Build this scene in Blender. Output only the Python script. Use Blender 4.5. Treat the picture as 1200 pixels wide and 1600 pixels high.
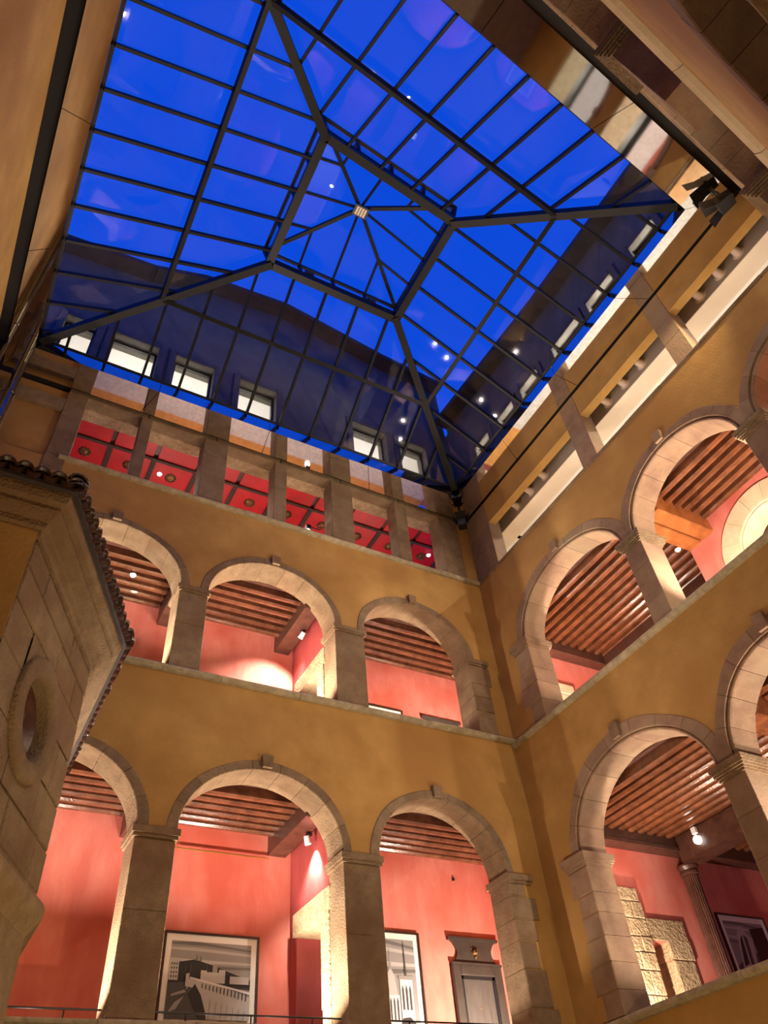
import bpy, math, random
from mathutils import Vector, Matrix
random.seed(7)
sc = bpy.context.scene
for o in list(bpy.data.objects): bpy.data.objects.remove(o, do_unlink=True)
C = sc.collection
PI = math.pi

# ------------------------------------------------------------------ camera
RT = ((0.87835662, 0.29101374, 0.37921056), (-0.4714151, 0.65866138, 0.586458), (-0.07910402, -0.69388485, 0.71572786))
cam = bpy.data.cameras.new('camera'); cam_o = bpy.data.objects.new('camera', cam); C.objects.link(cam_o)
m = Matrix([[r[0], -r[1], -r[2]] for r in RT]).to_4x4()
cam_o.matrix_world = m
cam.sensor_fit = 'VERTICAL'; cam.sensor_height = 32.0; cam.sensor_width = 24.0
cam.lens = 1164.4 / 1600 * 32.0
cam.clip_start = 0.02; cam.clip_end = 300
sc.camera = cam_o

# ------------------------------------------------------------------ sky and exposure
w = bpy.data.worlds.new('world'); sc.world = w; w.use_nodes = True
bg = w.node_tree.nodes['Background']
bg.inputs[0].default_value = (0.004, 0.082, 0.80, 1); bg.inputs[1].default_value = 1.0
sc.view_settings.view_transform = 'Standard'; sc.view_settings.look = 'None'
sc.view_settings.gamma = 1.0; sc.view_settings.use_curve_mapping = False
sc.view_settings.exposure = 0.0

WARM = (1.0, 0.70, 0.38); GOLD = (1.0, 0.76, 0.46); PINK = (1.0, 0.80, 0.66); WHITE = (1.0, 0.9, 0.78)
def aim(o, d):
    o.rotation_euler = Vector(d).to_track_quat('-Z', 'Y').to_euler()
def area(loc, d, sx, sy, e, col=WARM, spread=180):
    l = bpy.data.lights.new('gallery_lamp', 'AREA'); l.shape = 'RECTANGLE'; l.size = sx; l.size_y = sy
    l.energy = e; l.color = col; l.spread = math.radians(spread)
    o = bpy.data.objects.new('gallery_lamp', l); C.objects.link(o); o.location = loc; aim(o, d); return o
def spot(loc, d, e, ang, col=WARM, blend=0.4, r=0.05):
    l = bpy.data.lights.new('spot_lamp', 'SPOT'); l.energy = e; l.color = col; l.spot_size = math.radians(ang)
    l.spot_blend = blend; l.shadow_soft_size = r
    o = bpy.data.objects.new('spot_lamp', l); C.objects.link(o); o.location = loc; aim(o, d); return o
def point(loc, e, col=WARM, r=0.08):
    l = bpy.data.lights.new('point_lamp', 'POINT'); l.energy = e; l.color = col; l.shadow_soft_size = r
    o = bpy.data.objects.new('point_lamp', l); C.objects.link(o); o.location = loc; return o

# unseen lamps added on the ground to wash the walls evenly from below
for (p, d, e, an) in (((3.2, 2.6, -1.4), (0.1, 1, 1.05), 600, 120), ((2.6, 4.6, -1.4), (1, 0.1, 1.1), 400, 120),
                  ((1.2, 4.4, -1.4), (-1, 0.3, 2.2), 120, 120), ((4.8, 3.2, -1.4), (0.05, -0.42, 1.0), 150, 120), ((-0.9, 2.4, -1.4), (0.05, 0.8, 1.3), 130, 100)):  # last one added to brighten the turret's plaster face
    spot(p, d, e, an, WARM, 0.9, 0.06)
# floodlights under the soffit corners
spot((8.32, 1.55, 12.22), (-0.35, 1, -0.75), 700, 80, WARM, 0.5, 0.06)
spot((8.30, 9.50, 12.2), (-0.9, -1, -1.3), 300, 90, WARM, 0.5, 0.06)
# uplights in the troughs behind the parapets
for (ux, e1, e2) in ((0.55, 380, 260), (1.3, 420, 320), (3.45, 420, 330), (4.25, 420, 330), (6.6, 160, 120), (8.45, 650, 600)):
    spot((ux, 10.60, 2.20), (0, 0.12, 1), e1, 165, PINK, 0.3, 0.03)
    spot((ux, 10.60, 6.90), (0, 0.12, 1), e2, 165, PINK, 0.3, 0.03)
for (uy, e1, e2) in ((9.3, 620, 620), (7.3, 240, 240), (4.65, 420, 340), (3.9, 420, 340)):
    spot((9.42, uy, 2.22), (0.12, 0, 1), e1, 165, PINK, 0.3, 0.03)
    spot((9.42, uy, 6.85 if uy > 5 else 7.0), (0.12, 0, 1), e2, 165, PINK, 0.3, 0.03)
point((11.7, 4.5, 8.2), 22, WHITE, 0.06)  # unseen lamp added to brighten the room behind the pale arch
for z in (5.0, 9.1):  # unseen downlights added to light the floors of the nearest right bay
    spot((10.1, 1.8, z), (0, 0, -1), 420, 160, WHITE, 0.5, 0.03)
for uc, e in ((0.35, 10), (1.7, 80), (3.3, 70), (4.55, 18), (6.2, 24), (7.5, 75)):  # unseen lamps added to brighten the top back gallery and its mirrored floor
    spot((uc, 12.55, 10.1), (0, -0.45, 1), e, 165, PINK, 0.3, 0.03)
    spot((uc, 11.6, 12.4), (0, -0.1, -1), 22 if uc < 1 else 55, 150, WHITE, 0.5, 0.04)
for uy in (8.4, 7.0, 5.2, 4.2, 2.6, 1.6):  # unseen lamps added to light the top right gallery, out of mirror view
    spot((10.6, uy, 12.6), (-0.15, 0, -1), 130, 150, WHITE, 0.5, 0.04)
    spot((11.9, uy, 10.1), (-0.45, 0, 1), 22, 170, WHITE, 0.5, 0.04)
for ux in (2.4, 5.0, 7.4):
    spot((ux, -1.6 + 0.12 * ux, 12.6), (0, 0.1, -1), 200, 150, WHITE, 0.5, 0.04)
# the room behind the lower end wall
point((11.5, 11.1, 2.3), 60, WHITE, 0.06)

# ------------------------------------------------------------------ materials
MATS = {}
def mat(name, c1, c2=None, rough=0.8, scale=3.0, stretch=(1, 1, 1), bump=0.0, bscale=40.0, metal=0.0, coat=0.0, rnd=0.0, emit=None, estr=0.0, c3=None, scale3=0.6, bdist=0.02, spec=0.5):
    mt = bpy.data.materials.new(name); mt.use_nodes = True; nt = mt.node_tree; N = nt.nodes; L = nt.links
    b = N['Principled BSDF']; b.inputs['Roughness'].default_value = rough; b.inputs['Metallic'].default_value = metal
    b.inputs['Coat Weight'].default_value = coat; b.inputs['Specular IOR Level'].default_value = spec
    geo = N.new('ShaderNodeNewGeometry'); mp = N.new('ShaderNodeMapping'); mp.inputs['Scale'].default_value = stretch
    L.new(geo.outputs['Position'], mp.inputs['Vector'])
    out = None
    if c2 is None:
        b.inputs['Base Color'].default_value = (*c1, 1)
        col = None
    else:
        no = N.new('ShaderNodeTexNoise'); no.inputs['Scale'].default_value = scale; no.inputs['Detail'].default_value = 6; no.inputs['Roughness'].default_value = 0.62
        L.new(mp.outputs[0], no.inputs['Vector'])
        cr = N.new('ShaderNodeValToRGB'); cr.color_ramp.elements[0].position = 0.34; cr.color_ramp.elements[1].position = 0.66
        cr.color_ramp.elements[0].color = (*c1, 1); cr.color_ramp.elements[1].color = (*c2, 1)
        L.new(no.outputs['Fac'], cr.inputs[0]); col = cr.outputs[0]
        if c3:
            n3 = N.new('ShaderNodeTexNoise'); n3.inputs['Scale'].default_value = scale3; n3.inputs['Detail'].default_value = 3
            L.new(geo.outputs['Position'], n3.inputs['Vector'])
            r3 = N.new('ShaderNodeValToRGB'); r3.color_ramp.elements[0].position = 0.45; r3.color_ramp.elements[1].position = 0.7
            L.new(n3.outputs['Fac'], r3.inputs[0])
            mx = N.new('ShaderNodeMix'); mx.data_type = 'RGBA'; L.new(r3.outputs[0], mx.inputs[0]); L.new(col, mx.inputs[6]); mx.inputs[7].default_value = (*c3, 1)
            col = mx.outputs[2]
        if rnd:
            oi = N.new('ShaderNodeObjectInfo'); mr = N.new('ShaderNodeMapRange'); mr.inputs['To Min'].default_value = 1 - rnd; mr.inputs['To Max'].default_value = 1 + rnd
            L.new(oi.outputs['Random'], mr.inputs[0])
            hv = N.new('ShaderNodeHueSaturation'); L.new(mr.outputs[0], hv.inputs['Value']); L.new(col, hv.inputs['Color']); col = hv.outputs[0]
        L.new(col, b.inputs['Base Color'])
    if bump:
        bn = N.new('ShaderNodeTexNoise'); bn.inputs['Scale'].default_value = bscale; bn.inputs['Detail'].default_value = 5
        L.new(mp.outputs[0], bn.inputs['Vector'])
        bu = N.new('ShaderNodeBump'); bu.inputs['Strength'].default_value = bump; bu.inputs['Distance'].default_value = bdist
        L.new(bn.outputs['Fac'], bu.inputs['Height']); L.new(bu.outputs[0], b.inputs['Normal'])
    if emit:
        b.inputs['Emission Color'].default_value = (*emit, 1); b.inputs['Emission Strength'].default_value = estr
    MATS[name] = mt; return mt
mat('ochre', (0.37, 0.21, 0.052), (0.48, 0.29, 0.082), 0.9, 1.6, bump=0.3, bscale=28, c3=(0.35, 0.185, 0.045), scale3=0.5)
mat('stone', (0.20, 0.14, 0.075), (0.30, 0.215, 0.12), 0.9, 5, bump=0.85, bscale=38, bdist=0.03, rnd=0.10, c3=(0.20, 0.12, 0.06), scale3=1.6)
mat('rough_stone', (0.33, 0.23, 0.12), (0.50, 0.38, 0.22), 0.9, 8, bump=1.0, bscale=22, rnd=0.10, bdist=0.05)
mat('pink_stone', (0.22, 0.135, 0.085), (0.32, 0.21, 0.125), 0.9, 4, bump=0.45, bscale=30, rnd=0.12, c3=(0.30, 0.22, 0.13), scale3=1.3)
mat('cream_stone', (0.52, 0.42, 0.26), (0.62, 0.52, 0.34), 0.85, 4, bump=0.3, bscale=30, rnd=0.06)
mat('sill_stone', (0.30, 0.25, 0.15), (0.46, 0.40, 0.26), 0.8, 9, bump=0.5, bscale=45, rnd=0.1)
mat('red_plaster', (0.60, 0.15, 0.11), (0.70, 0.25, 0.19), 0.75, 2.2, (1.5, 1.5, 0.45), bump=0.15, bscale=18, c3=(0.55, 0.11, 0.07), scale3=0.9)
mat('dark_red_plaster', (0.30, 0.045, 0.045), (0.40, 0.07, 0.06), 0.7, 2.2, (1.5, 1.5, 0.5), bump=0.15, bscale=18)
mat('joist_wood', (0.075, 0.026, 0.013), (0.15, 0.055, 0.027), 0.2, 5, (1, 1, 1), bump=0.15, bscale=30, rnd=0.2, coat=0.15)
mat('beam_orange', (0.22, 0.07, 0.018), (0.38, 0.13, 0.035), 0.35, 5, bump=0.2, bscale=30, rnd=0.1)
mat('orange_wood', (0.085, 0.028, 0.012), (0.18, 0.06, 0.023), 0.19, 5, (1, 1, 1), bump=0.2, bscale=30, rnd=0.2, coat=0.15)
mat('dark_wood', (0.055, 0.022, 0.014), (0.10, 0.042, 0.026), 0.38, 6, bump=0.2, bscale=30, rnd=0.15)
mat('sill_wood', (0.55, 0.27, 0.07), (0.70, 0.38, 0.12), 0.4, 7, (1, 1, 1), bump=0.1, bscale=40)
mat('ceiling_red', (0.46, 0.006, 0.012), (0.58, 0.010, 0.016), 0.45, 4, bump=0.1, bscale=25)
mat('batten', (0.030, 0.018, 0.012), (0.06, 0.035, 0.02), 0.4, 12, bump=0.6, bscale=80)
mat('bronze', (0.16, 0.09, 0.035), (0.26, 0.15, 0.06), 0.35, 30, metal=0.7, bump=0.4, bscale=80)
mat('brass', (0.55, 0.33, 0.08), None, 0.35, metal=0.9)
mat('mirror_steel', (0.80, 0.77, 0.72), (0.84, 0.81, 0.76), 0.045, 2, metal=1.0, bump=0.02, bscale=1.5)
mat('steel_pipe', (0.30, 0.29, 0.27), None, 0.2, metal=1.0)
mat('gap_shade', (0.012, 0.010, 0.008), None, 0.9)  # black standing in for the shade in the gap round the soffit
mat('frame_steel', (0.005, 0.0045, 0.004), (0.009, 0.008, 0.006), 0.45, 3, bump=0.05, bscale=20, spec=0.18)
mat('black', (0.012, 0.012, 0.013), None, 0.4)
mat('carpet', (0.50, 0.50, 0.50), (0.74, 0.74, 0.74), 0.95, 14, bump=0.5, bscale=60)
mat('cream_paint', (0.78, 0.66, 0.50), (0.82, 0.71, 0.55), 0.7, 2)
mat('white_paint', (0.85, 0.82, 0.76), None, 0.7)
mat('grey_paint', (0.36, 0.32, 0.29), (0.40, 0.35, 0.32), 0.6, 2)
mat('cone_paint', (0.62, 0.52, 0.45), None, 0.5)
mat('facade', (0.11, 0.10, 0.085), (0.15, 0.135, 0.115), 0.9, 1.5, bump=0.2, bscale=20)
mat('facade_stone', (0.10, 0.085, 0.065), (0.15, 0.125, 0.095), 0.9, 4, bump=0.4, bscale=25, rnd=0.1)
mat('roof_dark', (0.035, 0.028, 0.03), (0.06, 0.045, 0.045), 0.8, 4)
mat('lamp_white', (0.9, 0.9, 0.9), None, 0.4, emit=(1, 0.92, 0.85), estr=6)
mat('lamp_warm', (0.9, 0.85, 0.75), None, 0.4, emit=(1, 0.85, 0.62), estr=10)
mat('white_plastic', (0.8, 0.8, 0.8), None, 0.4)
mat('tile', (0.035, 0.017, 0.011), (0.075, 0.033, 0.02), 0.30, 9, bump=0.3, bscale=25, rnd=0.35)
mat('door_grey', (0.055, 0.048, 0.042), (0.085, 0.075, 0.066), 0.5, 5, (6, 6, 0.6), bump=0.1, bscale=20)
mat('door_frame', (0.035, 0.028, 0.022), (0.05, 0.04, 0.032), 0.45, 5)
mat('picture_frame', (0.035, 0.018, 0.012), None, 0.35)
mat('mount', (0.80, 0.78, 0.72), None, 0.7)
for i, g in enumerate((0.012, 0.055, 0.14, 0.27, 0.44, 0.66)): mat('ink_%d' % i, (g, g * 0.97, g * 0.93), None, 0.5)
mat('cobble', (0.20, 0.15, 0.09), (0.30, 0.23, 0.14), 0.8, 5, bump=0.4, bscale=20)
mat('oculus_glass', (0.10, 0.12, 0.11), None, 0.15)

def glass_mat(name, tint, ior=1.45):
    mt = bpy.data.materials.new(name); mt.use_nodes = True; nt = mt.node_tree; N = nt.nodes; L = nt.links
    N.remove(N['Principled BSDF'])
    tr = N.new('ShaderNodeBsdfTransparent'); tr.inputs[0].default_value = (*tint, 1)
    gl = N.new('ShaderNodeBsdfGlossy'); gl.inputs['Roughness'].default_value = 0.02
    lw = N.new('ShaderNodeLayerWeight'); lw.inputs[0].default_value = 0.5
    pw = N.new('ShaderNodeMath'); pw.operation = 'POWER'; pw.inputs[1].default_value = 5.0; L.new(lw.outputs['Facing'], pw.inputs[0])
    fr = N.new('ShaderNodeMath'); fr.operation = 'MULTIPLY_ADD'; fr.inputs[1].default_value = 0.96; fr.inputs[2].default_value = 0.03; L.new(pw.outputs[0], fr.inputs[0])
    mx = N.new('ShaderNodeMixShader'); L.new(fr.outputs[0], mx.inputs[0]); L.new(tr.outputs[0], mx.inputs[1]); L.new(gl.outputs[0], mx.inputs[2])
    L.new(mx.outputs[0], N['Material Output'].inputs['Surface']); MATS[name] = mt
glass_mat('roof_glass', (0.92, 0.94, 0.97)); glass_mat('window_glass', (0.9, 0.9, 0.9))

# ------------------------------------------------------------------ mesh helpers
class MB:
    def __init__(s): s.v = []; s.f = []; s.mi = []
    def add(s, vs, fs, mi=0):
        n = len(s.v); s.v += [tuple(v) for v in vs]; s.f += [tuple(i + n for i in f) for f in fs]; s.mi += [mi] * len(fs); return s
    def hexa(s, p, mi=0):           # 8 points: bottom 4, top 4
        return s.add(p, [(3, 2, 1, 0), (4, 5, 6, 7), (0, 1, 5, 4), (1, 2, 6, 5), (2, 3, 7, 6), (3, 0, 4, 7)], mi)
    def box(s, x0, x1, y0, y1, z0, z1, mi=0):
        return s.hexa([(x0, y0, z0), (x1, y0, z0), (x1, y1, z0), (x0, y1, z0), (x0, y0, z1), (x1, y0, z1), (x1, y1, z1), (x0, y1, z1)], mi)
    def cbox(s, x0, x1, y0, y1, z0, z1, c=0.012, mi=0):     # box with worn front (low y) edges
        a = [(x0, y0 + c), (x1, y0 + c), (x1, y1), (x0, y1)]
        vs = [(x0, y1, z0), (x1, y1, z0), (x1, y1, z1), (x0, y1, z1), (x0, y0 + c, z0), (x1, y0 + c, z0), (x1, y0 + c, z1), (x0, y0 + c, z1),
              (x0 + c, y0, z0 + c), (x1 - c, y0, z0 + c), (x1 - c, y0, z1 - c), (x0 + c, y0, z1 - c)]
        fs = [(3, 2, 1, 0)] + [(i, (i + 1) % 4, 4 + (i + 1) % 4, 4 + i) for i in range(4)] + [(4 + i, 4 + (i + 1) % 4, 8 + (i + 1) % 4, 8 + i) for i in range(4)] + [(8, 9, 10, 11)]
        return s.add(vs, fs, mi)
    def prism(s, poly, fn, d0, d1, mi=0):    # poly 2d, fn(a,b,d)->xyz
        n = len(poly); vs = [fn(a, b, d0) for a, b in poly] + [fn(a, b, d1) for a, b in poly]
        fs = [tuple(range(n))[::-1], tuple(range(n, 2 * n))] + [(i, (i + 1) % n, n + (i + 1) % n, n + i) for i in range(n)]
        return s.add(vs, fs, mi)
    def bar(s, a, b, wd, ht, up=(0, 0, 1), mi=0, drop=0.0):   # box section bar from a to b; section hangs below the line by drop
        a = Vector(a); b = Vector(b); d = (b - a).normalized(); u = Vector(up); sx = d.cross(u).normalized(); uz = sx.cross(d).normalized()
        pts = []
        for q in (a, b):
            for (i, j) in ((-1, -1), (1, -1), (1, 1), (-1, 1)):
                pts.append(q + sx * (i * wd / 2) + uz * (j * ht / 2 - drop))
        return s.add(pts, [(0, 1, 2, 3), (7, 6, 5, 4), (0, 4, 5, 1), (1, 5, 6, 2), (2, 6, 7, 3), (3, 7, 4, 0)], mi)
    def tube(s, path, r, n=10, mi=0, cap=True):
        P = [Vector(p) for p in path]; rings = []
        for i, p in enumerate(P):
            d = (P[min(i + 1, len(P) - 1)] - P[max(i - 1, 0)]).normalized()
            u = Vector((0, 0, 1)) if abs(d.z) < 0.9 else Vector((1, 0, 0)); x = d.cross(u).normalized(); y = d.cross(x)
            rr = r[i] if isinstance(r, (list, tuple)) else r
            rings.append([p + (x * math.cos(2 * PI * k / n) + y * math.sin(2 * PI * k / n)) * rr for k in range(n)])
        vs = [q for rg in rings for q in rg]; fs = []
        for i in range(len(P) - 1):
            for k in range(n): fs.append((i * n + k, i * n + (k + 1) % n, (i + 1) * n + (k + 1) % n, (i + 1) * n + k))
        if cap: fs += [tuple(range(n))[::-1], tuple(range((len(P) - 1) * n, len(P) * n))]
        return s.add(vs, fs, mi)
    def lathe(s, prof, n=20, o=(0, 0, 0), ax='z', mi=0):   # prof: (r, h)
        vs = []; o = Vector(o)
        for r, h in prof:
            for k in range(n):
                c, t = r * math.cos(2 * PI * k / n), r * math.sin(2 * PI * k / n)
                vs.append(o + Vector({'z': (c, t, h), 'y': (c, h, t), 'x': (h, c, t)}[ax]))
        fs = [(i * n + k, i * n + (k + 1) % n, (i + 1) * n + (k + 1) % n, (i + 1) * n + k) for i in range(len(prof) - 1) for k in range(n)]
        return s.add(vs, fs, mi)
    def mesh(s, name, mats, smooth=False):
        me = bpy.data.meshes.new(name); me.from_pydata(s.v, [], s.f)
        for mm in ([mats] if isinstance(mats, str) else mats): me.materials.append(MATS[mm])
        for p, k in zip(me.polygons, s.mi): p.material_index = k; p.use_smooth = smooth
        me.validate(); me.update()
        import bmesh
        bm = bmesh.new(); bm.from_mesh(me); bmesh.ops.recalc_face_normals(bm, faces=bm.faces); bm.to_mesh(me); bm.free()
        return me
    def build(s, name, mats, parent=None, smooth=False):
        return link(name, s.mesh(name, mats, smooth), parent)
def link(name, me, parent=None, loc=None, rot=None):
    o = bpy.data.objects.new(name, me); C.objects.link(o)
    if parent: o.parent = parent
    if loc: o.location = loc
    if rot: o.rotation_euler = rot
    return o
def empty(name, loc=(0, 0, 0), rz=0.0):
    o = bpy.data.objects.new(name, None); C.objects.link(o); o.location = loc; o.rotation_euler = (0, 0, rz); o.empty_display_size = 0.2; return o
def struct(o, label, cat='wall'):
    o['kind'] = 'structure'; o['label'] = label; o['category'] = cat; return o
def tag(o, label, cat, group=None):
    o['label'] = label; o['category'] = cat
    if group: o['group'] = group
    return o
def copy_tree(o, parent=None):
    c = o.copy(); C.objects.link(c)
    if parent: c.parent = parent
    for ch in list(o.children): copy_tree(ch, c)
    return c
R = random.uniform

H = 12.766          # height of the mirror soffit above the lens
# ------------------------------------------------------------------ arcades
def stone_block(parent, u0, u1, v0, v1, z0, z1, mt, name='stone_block', g=0.006, c=0.014):
    return MB().cbox(u0 + g, u1 - g, v0, v1, z0 + g, z1 - g, c).build(name, mt, parent)
def pier(parent, u0, u1, z0, z1, T, mt, rows, v0=0.0):
    zz = [z0] + sorted(z0 + (z1 - z0) * (i + R(-0.2, 0.2)) / rows for i in range(1, rows)) + [z1]
    for a, b in zip(zz, zz[1:]):
        stone_block(parent, u0, u1, v0 + R(0, 0.006), T, a, b, mt, 'pier_block', 0.0015, 0.006)
def impost(parent, u0, u1, z0, z1, T, mt, steps, out):
    mb = MB(); n = len(steps)
    for i, k in enumerate(steps):
        a = z0 + (z1 - z0) * i / n; b = z0 + (z1 - z0) * (i + 1) / n
        mb.box(u0 - out * k, u1 + out * k, -out * k, T + out * k, a, b)
    return mb.build('impost', mt, parent)
def voussoirs(parent, uc, a, b, zs, wd, T, n, mt, jit, key=True, proud=0.015, keymat=None, roll=False):
    ph = R(0, 6)
    def wo_at(t): return wd * (1 + jit * (math.sin(3.1 * t + ph) + 0.6 * math.sin(7.3 * t + 2 * ph)))
    for i in range(n):
        t0 = PI * i / n; t1 = PI * (i + 1) / n; g = 0.0025; K = 4; vs = []
        vf = -proud - R(0, 0.004); c = 0.01
        for k in range(K + 1):
            t = t0 + g + (t1 - t0 - 2 * g) * k / K
            ct, st = math.cos(t), math.sin(t); wo = wo_at(t)
            front = [(0, c), (c, 0), (wo - c, 0), (wo, c)]
            if roll: front = [(0, .055), (.012, .03), (.035, .022), (.05, .03), (.054, .045), (.07, .045), (.075, 0), (wo - c, 0), (wo, c)]
            sec = [(0, T - vf)] + front + [(wo, T - vf)]
            vs += [(uc + (a + dr) * ct, vf + v, zs + (b + dr) * st) for dr, v in sec]
        m_ = len(sec); fs = []
        for k in range(K):
            for q in range(m_): fs.append((k * m_ + q, k * m_ + (q + 1) % m_, (k + 1) * m_ + (q + 1) % m_, (k + 1) * m_ + q))
        fs += [tuple(range(m_)), tuple(K * m_ + q for q in range(m_))[::-1]]
        mb = MB(); mb.add(vs, fs); mb.build('voussoir', mt, parent)
    if key:
        hw = 0.075; z0 = zs + b + (0.10 if roll else 0.035); z1 = zs + b + wd + 0.07
        mb = MB(); mb.prism([(uc - hw, z0), (uc + hw, z0), (uc + hw * 1.2, z1), (uc - hw * 1.2, z1)], lambda p, q, d: (p, d, q), -0.075, 0.1)
        mb.build('keystone', keymat or mt, parent)
def spandrel(parent, U0, U1, ztop, zs, bays, b, wd, T, mt='ochre', v0=0.0):
    us = set()
    n = int((U1 - U0) / 0.06)
    for i in range(n + 1): us.add(round(U0 + (U1 - U0) * i / n, 4))
    for (p, q) in bays:
        us.add(p - wd * .5); us.add(q + wd * .5); us.add(p - wd * .5 + 0.01); us.add(q + wd * .5 - 0.01)
    us = sorted(x for x in us if U0 <= x <= U1)
    def low(x):
        for (p, q) in bays:
            c_ = (p + q) / 2; A = (q - p) / 2 + wd * .5
            if abs(x - c_) < A: return zs + (b + wd * .5) * math.sqrt(max(0, 1 - ((x - c_) / A) ** 2))
        return zs
    mb = MB(); vs = []
    for x in us:
        zl = low(x); vs += [(x, v0, zl), (x, v0, ztop), (x, T, zl), (x, T, ztop)]
    fs = []
    for i in range(len(us) - 1):
        j = 4 * i; k = j + 4
        fs += [(j, k, k + 1, j + 1), (j + 2, j + 3, k + 3, k + 2), (j, j + 2, k + 2, k), (j + 1, k + 1, k + 3, j + 3)]
    fs += [(0, 1, 3, 2), tuple(len(us) * 4 - 4 + q for q in (0, 2, 3, 1))]
    mb.add(vs, fs); return mb.build('plaster_panel', mt, parent)
def sills(parent, U0, U1, ztop, T, mt='sill_stone', v0=0.0, ln=1.15, h=0.11, out=0.085):
    x = U0
    while x < U1 - 0.02:
        e = min(U1, x + ln * R(0.75, 1.25))
        if U1 - e < 0.3: e = U1
        d = R(-0.004, 0.004); o2 = out + R(-0.008, 0.008)
        prof = [(v0 + T, ztop - h), (v0, ztop - h), (v0 - o2 * .55, ztop - h + 0.012), (v0 - o2, ztop - h * .55), (v0 - o2, ztop - h * .32), (v0 - o2 * .8, ztop - 0.008 + d), (v0 - o2 * .4, ztop + d), (v0 + T, ztop + d)]
        MB().prism(prof, lambda p, q, dd: (dd, p, q), x + 0.003, e - 0.003).build('sill_stone', mt, parent)
        x = e
def panel(parent, u0, u1, v0, v1, z0, z1, mt, name='plaster_panel'):
    return MB().box(u0, u1, v0, v1, z0, z1).build(name, mt, parent)

T = 0.5
# ---- back wall
WB = struct(empty('wall_back', (0, 10, 0)), 'ochre back wall with two storeys of stone arches beneath a row of square openings')
panel(WB, -2.0, 9.29, 0, T, -1.6, 2.14, 'ochre')
sills(WB, -2.0, 8.79, 2.25, T)
b1 = [(-0.42, 2.05), (2.60, 5.08), (5.69, 8.03)]
spandrel(WB, -2.0, 9.29, 6.82, 4.42, b1, 1.05, 0.15, T)
for (p, q) in b1: voussoirs(WB, (p + q) / 2, (q - p) / 2, 1.05, 4.42, 0.15, T + 0.01, 9, 'stone', 0.07)
for (p, q) in ((-2.0, -0.42), (2.05, 2.60), (5.08, 5.69)):
    pier(WB, p, q, 2.25, 4.28, T, 'stone', 2); impost(WB, p, q, 4.28, 4.42, T, 'stone', (0.55, 1.0, 1.0), 0.045)
sills(WB, -2.0, 8.79, 6.93, T)
b2 = [(-0.38, 2.15), (2.65, 5.09), (5.70, 8.06)]
spandrel(WB, -2.0, 9.29, 10.71, 8.60, b2, 1.0, 0.15, T)
for (p, q) in b2: voussoirs(WB, (p + q) / 2, (q - p) / 2, 1.0, 8.60, 0.15, T + 0.01, 9, 'stone', 0.07)
for (p, q) in ((-2.0, -0.38), (2.15, 2.65), (5.09, 5.70)):
    pier(WB, p, q, 6.93, 8.48, T, 'stone', 2); impost(WB, p, q, 8.48, 8.60, T, 'stone', (0.55, 1.0, 1.0), 0.04)
# corner pier: plaster core faced by irregular stones on the arch side
def corner_pier(root, u_in, u_c, z0, z1, mt, sgn, imp0, imp1, steps, out):
    a, b = sorted((u_in, u_c + sgn * T)); panel(root, a, b, 0, T, z0, imp0, 'ochre', 'plaster_core')
    a, b = sorted((u_in, u_c + sgn * T)); panel(root, a, b, 0, T, imp0, imp1, 'ochre', 'plaster_core')
    z = z0
    while z < imp0 - 0.05:
        e = min(imp0, z + R(0.28, 0.5))
        if imp0 - e < 0.15: e = imp0
        wd = R(0.30, 0.52)
        a, b = sorted((u_in - sgn * 0.02, u_in + sgn * wd)); stone_block(root, a, b, -0.018, T + 0.01, z, e, mt, 'quoin', 0.004)
        z = e
    a, b = sorted((u_in, u_in + sgn * 0.42)); impost(root, a, b, imp0, imp1, T, mt, steps, out)
corner_pier(WB, 8.03, 8.79, 2.25, 4.42, 'stone', 1, 4.28, 4.42, (0.5, 1, 1), 0.05)
corner_pier(WB, 8.06, 8.79, 6.93, 8.60, 'stone', 1, 8.46, 8.60, (0.5, 1, 1), 0.05)
# top storey openings
sills(WB, -0.35, 8.79, 10.82, 0.45)
sl = MB().box(-0.25, 8.6, 0.12, 0.52, 10.82, 10.86).build('sill_board', 'sill_wood', WB)
panel(WB, -2.0, -0.35, 0.08, T, 10.71, 12.74, 'ochre')
for (p, q) in ((2.21, 2.72), (5.14, 5.66)):
    pier(WB, p, q, 10.82, 12.70, 0.40, 'stone', 3)
for (p, q) in ((0.88, 1.10), (3.79, 4.07), (6.77, 7.08)):
    pier(WB, p, q, 10.82, 12.70, 0.36, 'stone', 2)
pier(WB, -0.57, -0.19, 10.82, 12.70, 0.4, 'stone', 3)
pier(WB, 7.97, 8.5, 10.82, 12.70, 0.4, 'stone', 3)
panel(WB, 8.5, 9.29, 0.0, T, 10.71, 12.74, 'ochre', 'plaster_core')
x = -0.57
for e in (1.0, 2.46, 3.93, 5.4, 6.92, 8.5):
    stone_block(WB, x, e, 0.03, 0.30, 12.70, 12.95, 'stone', 'lintel'); stone_block(WB, x, e, 0.30, 0.60, 12.69, 12.95, 'rough_stone', 'inner_lintel'); x = e
stone_block(WB, -1.75, -1.40, -0.02, 0.3, 10.2, 12.06, 'stone', 'panel_jamb'); stone_block(WB, -1.75, -0.57, -0.02, 0.3, 12.06, 12.42, 'stone', 'panel_head')
stone_block(WB, -0.60, -0.22, -0.02, 0.1, 9.9, 10.82, 'stone', 'panel_jamb')
panel(WB, -2.0, 9.29, 0.05, 0.6, 12.96, 13.3, 'gap_shade', 'wall_head')

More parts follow.
